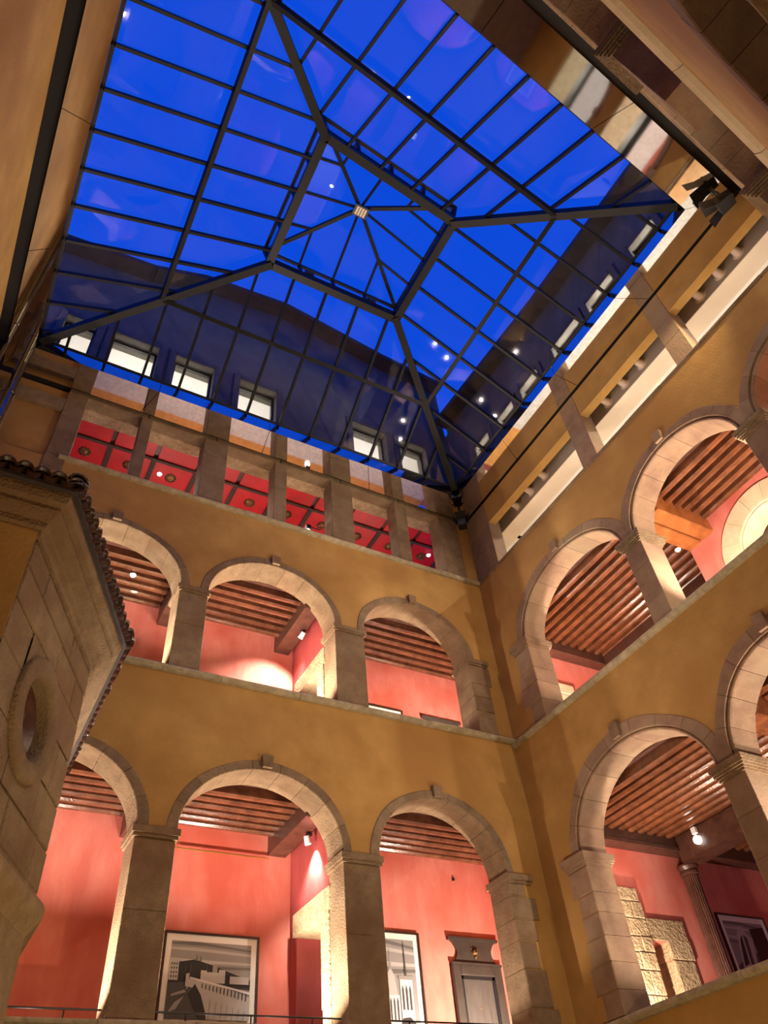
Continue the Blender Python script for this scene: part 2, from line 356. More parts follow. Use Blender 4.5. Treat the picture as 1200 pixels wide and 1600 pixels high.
# ---- right wall  (u = -Y)
WR = struct(empty('wall_right', (8.79, 0, 0), -PI / 2), 'ochre right wall with tall moulded stone arches and a beamed opening at the top')
panel(WR, -10.0, 1.0, 0, T, -1.6, 2.14, 'ochre')
sills(WR, -10.0, 1.0, 2.25, T)
r1 = [(-8.97, -6.09), (-5.69, -3.32), (-2.90, -0.75)]
spandrel(WR, -10.0, 1.0, 6.74, 4.45, r1, 1.12, 0.27, T)
for (p, q) in r1: voussoirs(WR, (p + q) / 2, (q - p) / 2, 1.12, 4.45, 0.27, T + 0.01, 9, 'pink_stone', 0.10, roll=True)
RS = (0.25, 0.45, 0.7, 0.9, 1.0, 1.0)
for (p, q) in ((-6.09, -5.69), (-3.32, -2.90), (-0.75, -0.3)):
    pier(WR, p, q, 2.25, 4.25, T, 'pink_stone', 4); impost(WR, p, q, 4.25, 4.45, T, 'stone', RS, 0.085)
sills(WR, -10.0, 1.0, 6.85, T)
r2 = [(-8.97, -6.10), (-5.70, -3.34), (-2.92, -0.75)]
spandrel(WR, -10.0, 1.0, 10.72, 8.62, r2, 1.02, 0.27, T)
for (p, q) in r2: voussoirs(WR, (p + q) / 2, (q - p) / 2, 1.02, 8.62, 0.25, T + 0.01, 9, 'pink_stone', 0.10, roll=True)
for (p, q) in ((-6.10, -5.70), (-3.34, -2.92), (-0.75, -0.3)):
    pier(WR, p, q, 6.85, 8.42, T, 'pink_stone', 3); impost(WR, p, q, 8.42, 8.62, T, 'stone', RS, 0.085)
corner_pier(WR, -8.97, -10.0 + T, 2.25, 4.45, 'pink_stone', -1, 4.25, 4.45, RS, 0.08)
corner_pier(WR, -8.97, -10.0 + T, 6.85, 8.62, 'pink_stone', -1, 8.42, 8.62, RS, 0.08)
sills(WR, -10.0, 1.0, 10.80, 0.4, 'stone', out=0.03, h=0.08)
MB().box(-9.2, 1.0, 0.05, 0.45, 10.80, 10.84).build('sill_board', 'sill_wood', WR)
for (p, q) in ((-9.98, -9.2), (-6.22, -5.79), (-3.58, -3.18), (-1.0, -0.6)):
    pier(WR, p, q, 10.80, 12.74, 0.34, 'pink_stone', 3)
for (p, q) in ((-9.2, -6.22), (-5.79, -3.58), (-3.18, -1.0)):
    MB().box(p, q, 0.01, 0.205, 12.07, 12.74).build('lintel', 'ochre', WR)
panel(WR, -10.0, 1.0, 0.15, 0.45, 12.74, 13.3, 'gap_shade', 'wall_head')

# ---- near wall, set at a slight slant behind the lens (u = -X)
TH = math.radians(7.2)
WN = struct(empty('wall_front', (0, -0.15, 0), PI + TH), 'ochre near wall overhead with pale stone sill and blocky stone piers')
n_b = [(-3.57, -1.50), (-6.10, -4.02), (-8.62, -6.55)]
panel(WN, -9.4, 2.2, 0.27, 0.8, -1.6, 2.14, 'ochre'); sills(WN, -9.4, 2.2, 2.25, 0.5, 'sill_stone', 0.27)
panel(WN, -9.4, 2.2, 0.27, 0.8, 5.9, 6.74, 'ochre'); sills(WN, -9.4, 2.2, 6.88, 0.5, 'cream_stone', 0.27, h=0.14, out=0.09)
spandrel(WN, -9.4, 2.2, 5.95, 3.4, n_b + [(-1.05, 1.0)], 0.9, 0.2, 0.8, v0=0.27)
spandrel(WN, -9.4, 2.2, 10.72, 8.62, n_b + [(-1.05, 1.0)], 0.95, 0.25, 0.6)
for (p, q) in n_b:
    voussoirs(WN, (p + q) / 2, (q - p) / 2, 0.9, 3.4, 0.2, 0.81, 11, 'pink_stone', 0.08, proud=-0.255, key=False)
    voussoirs(WN, (p + q) / 2, (q - p) / 2, 0.95, 8.62, 0.25, 0.61, 11, 'pink_stone', 0.08, key=False)
for (p, q) in ((-1.50, -1.05), (-4.02, -3.57), (-6.55, -6.10), (-9.3, -8.62)):
    pier(WN, p, q, 2.25, 3.4, 0.8, 'pink_stone', 4, 0.27)
    pier(WN, p, q, 6.88, 8.40, 0.6, 'pink_stone', 5); impost(WN, p, q, 8.40, 8.62, 0.6, 'stone', RS, 0.10)
sills(WN, -9.4, 2.2, 10.80, 0.4, 'stone', out=0.03, h=0.08)
MB().box(-9.2, 2.2, 0.05, 0.55, 10.80, 10.84).build('sill_board', 'sill_wood', WN)
for (p, q) in ((-1.50, -1.05), (-4.02, -3.57), (-6.55, -6.10), (-9.3, -8.62)):
    pier(WN, p, q, 10.84, 12.2, 0.5, 'stone', 2)
panel(WN, -9.4, 2.2, 0.0, 0.25, 12.2, 12.74, 'ochre')
panel(WN, -9.4, 2.2, 0.15, 0.45, 12.74, 13.2, 'gap_shade', 'wall_head')
panel(WN, -11.5, 4.0, 2.6, 2.8, -1.6, 13.2, 'ochre', 'gallery_wall')
panel(WN, -11.5, 4.0, 0.3, 2.6, 5.55, 5.75, 'dark_wood', 'gallery_ceiling'); panel(WN, -11.5, 4.0, 0.3, 2.6, 9.6, 9.8, 'dark_wood', 'gallery_ceiling')
panel(WN, -11.5, 4.0, 0.61, 2.6, 9.8, 9.9, 'carpet', 'gallery_floor'); panel(WN, -11.5, 4.0, 0.25, 2.8, 12.9, 13.1, 'white_paint', 'gallery_ceiling')

# ---- left wall
WL = struct(MB().box(-2.5, -2.02, -2.0, 10.0, -1.6, 12.72).build('wall_left', 'ochre'), 'plain ochre plaster wall rising to the dark gap under the steel soffit')
# ---- ground
FL = struct(MB().box(-2.5, 15, -3, 13, -1.75, -1.6).build('floor', 'cobble'), 'stone paved courtyard ground', 'floor')

# ------------------------------------------------------------------ galleries
def joist_mesh(L, wd, ht, axis):
    c = wd * 0.28
    prof = [(-wd / 2, 0.0), (-wd / 2, -ht + c), (-wd / 2 + c, -ht), (wd / 2 - c, -ht), (wd / 2, -ht + c), (wd / 2, 0.0)]
    fn = (lambda p, q, d: (d, p, q)) if axis == 'x' else (lambda p, q, d: (p, d, q))
    return MB().prism(prof, fn, 0, L)
def ceiling(name, label, x0, x1, y0, y1, z, axis, wood, segs, sp=0.225, wd=0.115, ht=0.19, boards='dark_wood'):
    root = struct(empty(name, (0, 0, 0)), label, 'ceiling')
    MB().box(x0, x1, y0, y1, z + ht, z + ht + 0.12).build('ceiling_boards', boards, root)
    a, b = (y0, y1) if axis == 'x' else (x0, x1)
    n = int((b - a) / sp); off = ((b - a) - (n - 1) * sp) / 2
    for (s0, s1) in segs:
        me = joist_mesh(s1 - s0, wd, ht, axis).mesh('joist', wood)
        for i in range(n):
            c = a + off + i * sp
            link('joist', me, root, (s0, c, z + ht) if axis == 'x' else (c, s0, z + ht))
    return root
# back gallery, two storeys
for lv, (zc, zf, zl0, zl1) in enumerate(((5.34, 1.25, 3.80, 4.12), (9.46, 5.95, 8.05, 8.38))):
    nm = ('lower', 'upper')[lv]
    G = struct(empty('wall_back_gallery'), 'red plaster wall of the %s back gallery behind the arches' % nm)
    panel(G, -2.5, 10.7, 12.05, 12.25, zf, zc + 0.3, 'red_plaster'); panel(G, 10.6, 10.8, 10.5, 12.05, zf, zc + 0.3, 'red_plaster')
    cr = ceiling('ceiling_back_%s' % nm, 'dark wooden joists over the %s back gallery' % nm, -2.5, 10.6, 10.5, 12.05, zc, 'x', 'joist_wood',
                 [(-2.5, 2.2), (2.5, 4.70), (5.6, 8.3), (8.3, 10.6)])
    for (p, q) in ((2.25, 2.55), (4.70, 5.02)):
        MB().cbox(p, q, 10.45, 12.05, zc - 0.24, zc + 0.19, 0.02).build('cross_beam', 'dark_wood', cr)
    struct(MB().box(-2.5, 10.6, 10.5, 12.05, zf - 0.2, zf).build('floor_back_%s' % nm, 'cobble'), 'floor slab of the %s back gallery' % nm, 'floor')
    D = struct(empty('wall_gallery_partition'), 'dark red partition with a rough stone doorway in the %s back gallery' % nm)
    panel(D, 5.12, 5.6, 10.5, 12.05, zl1, zc + 0.19, 'dark_red_plaster'); panel(D, 5.12, 5.6, 11.78, 12.05, zf, zl1, 'dark_red_plaster')
    o = MB().cbox(5.06, 5.64, 10.45, 11.80, zl0, zl1, 0.02).build('lintel', 'rough_stone', D)
    zz = zf
    while zz < zl0 - 0.05:
        e = min(zl0, zz + R(0.4, 0.6)); e = zl0 if zl0 - e < 0.2 else e
        MB().cbox(5.06, 5.64, 10.5, 10.75 + R(-.02, .03), zz, e, 0.015).build('jamb_stone', 'rough_stone', D); zz = e
for z, x0, x1, zz in ((2.14, -0.4, 8.0, 2.36), (6.82, -0.4, 8.0, 7.06)):
    WB_t = struct(MB().box(x0, x1, 10.70, 10.72, z, zz).box(x0, x1, 10.5, 10.70, z, z + 0.02).build('trim_%d' % (1 if z < 4 else 2), 'black'), 'dark uplight trough behind the %s back parapet' % ('lower' if z < 4 else 'upper'), 'trim')
    struct(MB().box(9.52, 9.54, 0.5, 9.0, z, zz).box(9.29, 9.52, 0.5, 9.0, z, z + 0.02).build('trim_%d' % (3 if z < 4 else 4), 'black'), 'dark uplight trough behind the %s right parapet' % ('lower' if z < 4 else 'upper'), 'trim')
# right gallery
def right_ceiling(name, label, zc, wood):
    cr = ceiling(name, label, 9.29, 15.0, -1.0, 10.0, zc, 'y', wood, [(-1.0, 2.75), (3.1, 5.45), (6.1, 9.76)], sp=0.235, wd=0.125, ht=0.2)
    return cr
c1 = right_ceiling('ceiling_right_lower', 'polished brown joists over the lower right gallery', 5.34, 'orange_wood')
MB().cbox(9.29, 15.0, 9.74, 9.99, 5.12, 5.54, 0.02).build('cross_beam', 'dark_wood', c1)
for y0 in (2.75, 5.47): MB().cbox(9.29, 15.0, y0, y0 + 0.4, 5.05, 5.54, 0.02).build('cross_beam', 'orange_wood', c1)
MB().box(9.29, 12.0, 9.70, 9.74, 5.12, 5.18).build('cornice_strip', 'dark_wood', c1)
MB().box(11.95, 12.40, 3.0, 9.74, 4.92, 5.36).build('long_beam', 'dark_wood', c1)
c2 = right_ceiling('ceiling_right_upper', 'polished brown joists over the upper right gallery', 9.44, 'orange_wood')
MB().cbox(9.29, 15.0, 9.74, 9.99, 9.22, 9.64, 0.02).build('cross_beam', 'dark_wood', c2)
for y0, wb in ((2.75, .34), (5.45, .275), (5.765, .285)): MB().cbox(9.29, 10.72, y0, y0 + wb, 9.15, 9.64, 0.02).build('cross_beam', 'beam_orange', c2)
MB().box(11.75, 12.1, 5.9, 9.74, 9.1, 9.46).build('long_beam', 'dark_wood', c2)
for nm, zf in (('lower', 1.25), ('upper', 5.95)):
    struct(MB().box(9.29, 15.0, -1.0, 10.0, zf - 0.2, zf).build('floor_right_%s' % nm, 'carpet'), 'floor slab of the %s right gallery' % nm, 'floor')
# lower end wall with two stone framed openings
E1 = struct(empty('wall_end_lower', (0, 10, 0)), 'red end wall of the lower right gallery with stone framed openings')
for (p, q, z0, z1) in ((9.29, 9.55, 1.25, 5.5), (9.55, 10.20, 3.86, 5.5), (10.20, 10.75, 4.2, 5.5), (10.75, 11.2, 3.62, 5.5), (11.2, 15.0, 1.25, 5.5)):
    panel(E1, p, q, 0, 0.45, z0, z1, 'red_plaster')
for (p, q, z0, z1) in ((9.32, 9.55, 1.25, 3.86), (9.30, 10.25, 3.86, 4.24), (11.18, 11.66, 1.25, 3.35), (11.16, 11.70, 3.35, 3.66), (10.68, 11.68, 3.62, 3.98)):
    if z1 - z0 > 1:
        z = z0
        while z < z1 - 0.01:
            e = min(z1, z + R(0.4, 0.7)); stone_block(E1, p, q, -0.035, 0.46, z, e, 'rough_stone', 'jamb_stone'); z = e
    else: stone_block(E1, p, q, -0.035 - R(0, .01), 0.46, z0, z1, 'rough_stone', 'lintel')
z = 1.25
while z < 4.30:
    e = z + R(0.22, 0.36); sp = R(10.40, 10.55)
    stone_block(E1, 10.20 - R(0, .04), sp, -0.05 - R(0, .02), 0.46, z, e, 'rough_stone', 'pier_stone'); stone_block(E1, sp, 10.75 + R(0, .05), -0.05 - R(0, .02), 0.46, z, e, 'rough_stone', 'pier_stone'); z = e
panel(E1, 10.8, 12.9, 1.6, 1.75, 1.25, 3.2, 'dark_red_plaster', 'back_room_wall'); panel(E1, 10.8, 12.9, 1.6, 1.75, 3.25, 5.3, 'cream_paint', 'back_room_wall')
panel(E1, 10.8, 12.9, 1.56, 1.62, 3.12, 3.26, 'black', 'dado_rail')
E2 = struct(empty('wall_end_upper', (0, 10, 0)), 'red end wall of the upper right gallery with a stone window')
panel(E2, 9.29, 9.62, 0, 0.4, 5.95, 9.6, 'red_plaster'); panel(E2, 9.62, 10.25, 0, 0.4, 8.35, 9.6, 'red_plaster'); panel(E2, 10.25, 15.0, 0, 0.4, 5.95, 9.6, 'red_plaster')
stone_block(E2, 9.5, 10.75, -0.05, 0.41, 8.30, 8.56, 'cream_stone', 'lintel'); stone_block(E2, 10.2, 10.6, -0.04, 0.41, 7.0, 8.3, 'cream_stone', 'jamb_stone'); stone_block(E2, 9.45, 9.65, -0.04, 0.41, 7.0, 8.3, 'cream_stone', 'jamb_stone')
# inner side walls of the right gallery
WRG = struct(empty('wall_right_gallery', (0, 0, 0)), 'dark red inner wall of the right gallery with a pale stone arch')
panel(WRG, 14.8, 15.0, -1.0, 10.0, 1.25, 5.5, 'dark_red_plaster'); panel(WRG, 12.1, 12.3, 5.9, 10.0, 5.95, 9.6, 'red_plaster')
# upper inner wall with the pale arch (local u=-Y)
WA = struct(empty('wall_right_arch', (10.7, 0, 0), -PI / 2), 'pink plaster wall with a broad pale stone arch in the upper right gallery')
ab = [(-5.1, -3.9)]
spandrel(WA, -6.05, 1.0, 9.6, 8.25, ab, 0.6, 0.47, 0.4, 'red_plaster')
panel(WA, -6.05, -5.1, 0, 0.4, 5.95, 8.25, 'red_plaster'); panel(WA, -3.9, 1.0, 0, 0.4, 5.95, 8.25, 'red_plaster')
voussoirs(WA, -4.5, 0.6, 0.6, 8.25, 0.47, 0.41, 7, 'cream_stone', 0.0, key=False, proud=0.03, roll=True)
for (p, q) in ((-5.57, -5.1), (-3.9, -3.43)):
    pier(WA, p, q, 5.95, 8.25, 0.41, 'cream_stone', 4, -0.03)
panel(WA, -6.05, 1.0, 1.6, 1.7, 5.95, 9.6, 'white_paint', 'back_room_wall')
panel(WRG, 11.1, 12.2, 5.95, 6.05, 5.95, 9.6, 'red_plaster')
# top right gallery
GR = struct(empty('ceiling_right_top'), 'pale ceiling of the top right gallery with a deep grey bulkhead', 'ceiling')
MB().box(9.30, 9.72, -1.0, 10.2, 12.06, 12.95).build('bulkhead', ['cream_paint'], GR)
MB().box(9.285, 9.30, -1.0, 10.2, 12.06, 12.95).build('bulkhead_front', 'grey_paint', GR)
MB().box(8.98, 12.4, -1.0, 10.2, 12.9, 13.05).build('ceiling_slab', 'white_paint', GR)
struct(MB().box(9.29, 12.4, 10.2, 10.35, 9.9, 13.05).build('wall_end_top', 'white_paint'), 'white end wall of the top right gallery')
struct(MB().box(12.2, 12.4, -1.0, 10.2, 9.9, 12.95).build('wall_right_top', 'white_paint'), 'white inner wall of the top right gallery')
struct(MB().box(9.1, 12.2, 8.6, 10.0, 9.76, 9.9).build('floor_right_top_wood', 'sill_wood'), 'orange timber floor at the corner of the top gallery', 'floor')
struct(MB().box(9.1, 12.2, -1.0, 8.6, 9.76, 9.9).build('floor_right_top', 'carpet'), 'pale grey carpet of the top right gallery', 'floor')
# top back gallery: red coffered ceiling with rosettes
RC = struct(empty('ceiling_back_top'), 'red coffered ceiling with dark battens and bronze rosettes', 'ceiling')
ZR = 12.76; XS = 0.925
def rosette():
    mb = MB(); mb.lathe([(0.0, -0.035), (0.03, -0.035), (0.045, -0.02), (0.06, -0.03), (0.075, -0.012), (0.12, 0)], 16)
    for k in range(12):
        a = 2 * PI * k / 12; mb.tube([(0.07 * math.cos(a), 0.07 * math.sin(a), -0.015), (0.125 * math.cos(a), 0.125 * math.sin(a), -0.012)], [0.016, 0.02], 5)
    return mb.mesh('rosette', 'bronze', True)
ros = rosette(); yb = [10.6, 11.06, 11.86, 12.9]
for i in range(12):
    xc = -0.9 + 0.02 + XS * i
    for (y0, y1) in zip(yb, yb[1:]):
        MB().box(xc - XS / 2 + .05, xc + XS / 2 - .05, y0 + .03, y1 - .03, ZR, ZR + 0.05).build('coffer_panel', 'ceiling_red', RC)
    if i > 0: MB().box(xc - XS / 2 - .05, xc - XS / 2 + .05, 11.06, 12.9, ZR - 0.035, ZR + 0.05).build('batten', 'batten', RC)
    link('rosette', ros, RC, (xc, 11.46, ZR))
for y in yb[1:3]: MB().box(-2.0, 10.0, y - .035, y + .035, ZR - 0.04, ZR + 0.05).build('batten', 'batten', RC)
MB().box(-2.5, 10.2, 10.6, 13.1, ZR + 0.05, ZR + 0.3).build('ceiling_slab', 'dark_wood', RC)
struct(MB().box(-2.5, 10.2, 12.9, 13.1, 9.9, ZR).build('wall_back_top', 'dark_red_plaster'), 'dark red inner wall of the top back gallery')
struct(MB().box(-2.5, 9.1, 10.5, 11.95, 9.76, 9.9).build('floor_back_top', 'carpet'), 'grey carpet of the top back gallery', 'floor')
struct(MB().box(-2.5, 9.1, 11.95, 12.9, 9.76, 9.9).build('floor_back_top_wood', 'sill_wood'), 'orange timber floor strip along the top back gallery', 'floor')

# ------------------------------------------------------------------ polished soffit ring
iBL, iBR, iNR, iNL = (-1.36, 9.33), (8.12, 9.33), (8.15, 1.70), (-1.36, 0.56)
oBL, oBR, oNR, oNL = (-1.83, 9.96), (8.75, 9.96), (8.75, 1.11), (-1.76, -0.14)
def lerp(a, b, t): return tuple(x + (y - x) * t for x, y in zip(a, b))
SO = struct(empty('trim_soffit'), 'mirror polished steel soffit panels framing the glass roof', 'trim')
for (i0, i1, o0, o1, n) in ((iBL, iBR, oBL, oBR, 4), (iBR, iNR, oBR, oNR, 4), (iNR, iNL, oNR, oNL, 4), (iNL, iBL, oNL, oBL, 4)):
    for k in range(n):
        t0 = k / n + 0.0006; t1 = (k + 1) / n - 0.0006
        q = [lerp(i0, i1, t0), lerp(i0, i1, t1), lerp(o0, o1, t1), lerp(o0, o1, t0)]
        MB().hexa([(x, y, H) for x, y in q] + [(x, y, H + 0.025) for x, y in q]).build('soffit_panel', 'mirror_steel', SO)
        # upstand on the inner edge
        a, b = q[0], q[1]; d = Vector((b[0] - a[0], b[1] - a[1], 0)).normalized(); nrm = Vector((d.y, -d.x, 0))
        cen = Vector((3.4, 5.2, 0))
        if (cen - Vector((a[0], a[1], 0))).dot(nrm) > 0: nrm = -nrm
        aa = Vector((a[0], a[1], 0)); bb = Vector((b[0], b[1], 0)); off = nrm * 0.02
        pts = [aa, bb, bb + off, aa + off]
        MB().hexa([(p.x, p.y, H + 0.026) for p in pts] + [(p.x, p.y, H + 0.33) for p in pts]).build('upstand_panel', 'mirror_steel', SO)
    # gutter box widened to close the gap, the gap's shade put in as black
    g0, g1, g2, g3_ = lerp(i0, o0, 0.06), lerp(i1, o1, 0.06), lerp(i1, o1, 1.75), lerp(i0, o0, 1.75)
    MB().hexa([(x, y, H + 0.08) for x, y in (g0, g1, g2, g3_)] + [(x, y, H + 0.3) for x, y in (g0, g1, g2, g3_)]).build('gutter_box', 'gap_shade', SO)

# ------------------------------------------------------------------ glass roof
ZE = H + 0.34; ZG = 14.80
gBL, gBR, gNR, gNL = (2.25, 6.75), (5.23, 6.72), (5.24, 4.31), (2.24, 4.00)
SK = tag(empty('glass_roof', (3.4, 5.2, ZE)), 'hipped glass roof on dark steel rafters above the courtyard', 'skylight')
off = Vector((3.4, 5.2, ZE))
def L3(p): return Vector(p) - off
def e3(p): return Vector((p[0], p[1], ZE))
def g3(p): return Vector((p[0], p[1], ZG))
def clip(poly, a, b, c):   # keep a*x+b*y<=c
    out = []
    for i in range(len(poly)):
        p = poly[i]; q = poly[(i + 1) % len(poly)]; dp = a * p[0] + b * p[1] - c; dq = a * q[0] + b * q[1] - c
        if dp <= 0: out.append(p)
        if dp * dq < 0:
            t = dp / (dp - dq); out.append((p[0] + (q[0] - p[0]) * t, p[1] + (q[1] - p[1]) * t))
    return out
for (i0, i1, g0, g1, sp, st) in ((iBL, iBR, gBL, gBR, 0.74, 0.50), (iBR, iNR, gBR, gNR, 0.72, 0.60), (iNR, iNL, gNR, gNL, 0.735, 0.75), (iNL, iBL, gNL, gBL, 0.665, 0.58)):
    P0, P1, Q0, Q1 = e3(i0), e3(i1), g3(g0), g3(g1)
    U = (P1 - P0); Ln = U.length; U.normalize()
    W0 = Vector((-U.y, U.x, 0)); 
    if W0.dot(Q0 - P0) < 0: W0 = -W0
    def uv(p): d = p - P0; return (d.dot(U), d.dot(W0))
    q0, q1 = uv(Q0), uv(Q1)
    def z_at(u, w_):   # height on the slope
        wq = q0[1] + (q1[1] - q0[1]) * min(1, max(0, (u - q0[0]) / (q1[0] - q0[0])))
        return ZE + (ZG - ZE) * w_ / wq
    def pt(u, w_, dz=0): return P0 + U * u + W0 * w_ + Vector((0, 0, z_at(u, w_) - ZE + dz)) - off
    def wmax(u):
        if u < q0[0]: return q0[1] * u / q0[0]
        if u > q1[0]: return q1[1] * (Ln - u) / (Ln - q1[0])
        return q0[1] + (q1[1] - q0[1]) * (u - q0[0]) / (q1[0] - q0[0])
    us = [0.0]; x = st
    while x < Ln - 0.15: us.append(x); x += sp
    us.append(Ln)
    nrm = U.cross(pt(Ln / 2, 1) - pt(Ln / 2, 0)).normalized()
    if nrm.z < 0: nrm = -nrm
    for u in us[1:-1]:
        MB().bar(pt(u, 0), pt(u, wmax(u)), 0.05, 0.09, nrm, drop=0.05).build('rafter', 'frame_steel', SK)
    # purlin
    m0, m1 = lerp(P0 - off, Q0 - off, 0.5), lerp(P1 - off, Q1 - off, 0.5)
    MB().bar(m0, m1, 0.085, 0.10, nrm, drop=0.13).build('purlin', 'frame_steel', SK)
    MB().bar(P0 - off, P1 - off, 0.05, 0.05, nrm).build('eave_rail', 'frame_steel', SK)
    wp0, wp1 = q0[1] * .5, q1[1] * .5
    trap = [(0, 0), (Ln, 0), q1, q0]
    for ua, ub in zip(us, us[1:]):
        for band in (0, 1):
            poly = clip(clip(trap, 1, 0, ub - 0.008), -1, 0, -ua - 0.008)
            if band == 0: poly = clip(poly, 0, 1, (wp0 + wp1) / 2 - 0.008) if poly else poly
            else: poly = clip(poly, 0, -1, -(wp0 + wp1) / 2 - 0.008) if poly else poly
            if len(poly) < 3: continue
            ar = abs(sum(p[0] * q[1] - p[1] * q[0] for p, q in zip(poly, poly[1:] + poly[:1]))) / 2
            if ar < 0.004: continue
            n = len(poly); vs = [pt(u, w_) for u, w_ in poly] + [pt(u, w_) + nrm * 0.012 for u, w_ in poly]
            MB().add(vs, [tuple(range(n)), tuple(range(n, 2 * n))[::-1]] + [(i, (i + 1) % n, n + (i + 1) % n, n + i) for i in range(n)]).build('glass_pane', 'roof_glass', SK)
for a, g in ((iBL, gBL), (iBR, gBR), (iNR, gNR), (iNL, gNL)):
    MB().bar(L3(e3(a)), L3(g3(g)), 0.15, 0.17, drop=0.11).build('hip_rafter', 'frame_steel', SK)
RG = [gBL, gBR, gNR, gNL]
for a, b in zip(RG, RG[1:] + RG[:1]):
    MB().bar(L3(g3(a)), L3(g3(b)), 0.16, 0.20, drop=0.05).build('ring_beam', 'frame_steel', SK)

# ---- lantern on the ring
LT = tag(empty('roof_lantern', (3.74, 5.45, ZG)), 'small glazed pyramid lantern crowning the glass roof', 'lantern')
lo = Vector((3.74, 5.45, ZG)); ZU = 15.32; AP = Vector((3.715, 5.32, 16.02)) - lo
UR = [Vector((lo.x + (x - lo.x) * 1.06 - 0.02, lo.y + (y - lo.y) * 1.06 - 0.04, ZU)) - lo for x, y in RG]
LR = [Vector((x, y, ZG + 0.05)) - lo for x, y in RG]
for k in range(4):
    a, b, c, d = LR[k], LR[(k + 1) % 4], UR[k], UR[(k + 1) % 4]
    MB().bar(c, d, 0.06, 0.07).build('upper_rail', 'frame_steel', LT); MB().bar(a.lerp(c, .35), b.lerp(d, .35), 0.03, 0.035).build('glazing_rail', 'frame_steel', LT)
    MB().bar(a, c, 0.07, 0.07, (1, 0, 0)).build('corner_post', 'frame_steel', LT)
    n = 4
    for i in range(1, n): MB().bar(a.lerp(b, i / n), c.lerp(d, i / n), 0.05, 0.06, (1, 0, 0)).build('post', 'frame_steel', LT)
    for i in range(n):
        q = [a.lerp(b, i / n), a.lerp(b, (i + 1) / n), c.lerp(d, (i + 1) / n), c.lerp(d, i / n)]
        nn = (q[1] - q[0]).cross(q[3] - q[0]).normalized() * 0.01
        MB().hexa(q + [p + nn for p in q]).build('side_pane', 'roof_glass', LT)
    MB().bar(c, AP, 0.075, 0.085, drop=0.04).build('hip_bar', 'frame_steel', LT)
    md = c.lerp(d, 0.5); MB().bar(md, AP, 0.045, 0.06, drop=0.03).build('glazing_bar', 'frame_steel', LT)
    for f in (0.25, 0.75):
        e = c.lerp(AP, 0.5) if f < .5 else d.lerp(AP, 0.5)
        MB().bar(c.lerp(d, f), e, 0.045, 0.06, drop=0.03).build('glazing_bar', 'frame_steel', LT)
    for (p, q) in ((c, md), (md, d)):
        nn = (q - p).cross(AP - p).normalized() * 0.01
        MB().add([p, q, AP, p + nn, q + nn, AP + nn], [(0, 1, 2), (5, 4, 3), (0, 1, 4, 3), (1, 2, 5, 4), (2, 0, 3, 5)]).build('roof_pane', 'roof_glass', LT)
al = tag(empty('apex_lamp', (3.715, 5.32, 15.80)), 'caged grey lamp hanging at the peak of the lantern', 'lamp')
MB().box(-.16, .16, -.12, .12, 0, 0.06).build('housing', 'black', al); MB().box(-.03, .03, -.03, .03, 0.06, 0.2).build('stem', 'black', al)
MB().box(-.13, .13, -.09, .09, -0.012, 0.0).build('lens', 'cream_paint', al)
for k in range(5): MB().box(-.12 + .06 * k - .006, -.12 + .06 * k + .006, -.1, .1, -0.03, -0.018).build('cage_bar', 'black', al)
for (fx, lab) in ((0.30, 'small black spotlight on the lantern ring, nearer the left hip'), (0.80, 'small black spotlight on the lantern ring, nearer the right hip')):
    p = Vector((gBL[0] + (gBR[0] - gBL[0]) * fx, gBL[1] - 0.02, ZG + 0.06)); o = tag(empty('ring_spotlight', p), lab, 'spotlight', 'spotlights on the lantern ring')
    MB().box(-.02, .02, -.02, .02, 0, .08).build('bracket', 'black', o); MB().cbox(-.10, .10, -.06, .06, .08, .2, .02).build('head', 'black', o)

# ------------------------------------------------------------------ upper storey seen through the glass
def upper_facade(name, label, org, rz, u0, u1, top, wins, z0, z1, first):
    root = struct(empty(name, org, rz), label); mb = MB()
    us = [u0]
    for (a, b) in wins: us += [a, b]
    us.append(u1)
    for i in range(0, len(us), 2): panel(root, us[i], us[i + 1], 0, 0.4, 13.2, z1, 'facade', 'wall_panel')
    panel(root, u0, u1, 0, 0.4, 12.9, z0, 'facade', 'wall_panel')
    poly = [(u0, z1)] + [(u1, z1)] + top[::-1]
    MB().prism(poly, lambda p, q, d: (p, d, q), 0, 0.4).build('wall_panel', 'facade', root)
    for (pa, pb) in zip(top, top[1:]):
        MB().bar((pa[0], 0.05, pa[1]), (pb[0], 0.05, pb[1]), 0.9, 0.16).build('eave_board', 'roof_dark', root)
    for i, (a, b) in enumerate(wins):
        wn = empty('window_%d' % (first + i), org, rz); struct(wn, 'lit window, %s from the left, in the %s' % (('first', 'second', 'third', 'fourth', 'fifth', 'sixth')[i], label.split(' seen')[0]), 'window')
        MB().box(a, b, 0.2, 0.212, z0, z1).build('pane', 'window_glass', wn)
        fr = MB()
        for (p, q, r_, s_) in ((a, a + .05, z0, z1), (b - .05, b, z0, z1), (a, b, z1 - .05, z1)): fr.box(p, q, 0.17, 0.24, r_, s_)
        fr.build('window_frame', 'black', wn)
        for (p, q, r_, s_) in ((a - .16, a, z0 - .1, z1 + .16), (b, b + .16, z0 - .1, z1 + .16), (a, b, z1, z1 + .16)): stone_block(wn, p, q, -0.05, 0.2, r_, s_, 'facade_stone', 'surround_stone', 0.002)
    panel(root, u0, u1, 2.4, 2.5, 12.9, 16.2, 'white_paint', 'room_wall'); panel(root, u0, u1, 0.4, 2.4, z1 + 0.45, z1 + .55, 'white_paint', 'room_ceiling'); panel(root, u0, u1, 0.4, 2.4, 13.1, 13.2, 'white_paint', 'room_floor')
    panel(root, u0 - .1, u0, 0.0, 2.5, 12.9, 16.2, 'facade', 'room_wall'); panel(root, u1, u1 + .1, 0.0, 2.5, 12.9, 16.2, 'facade', 'room_wall')
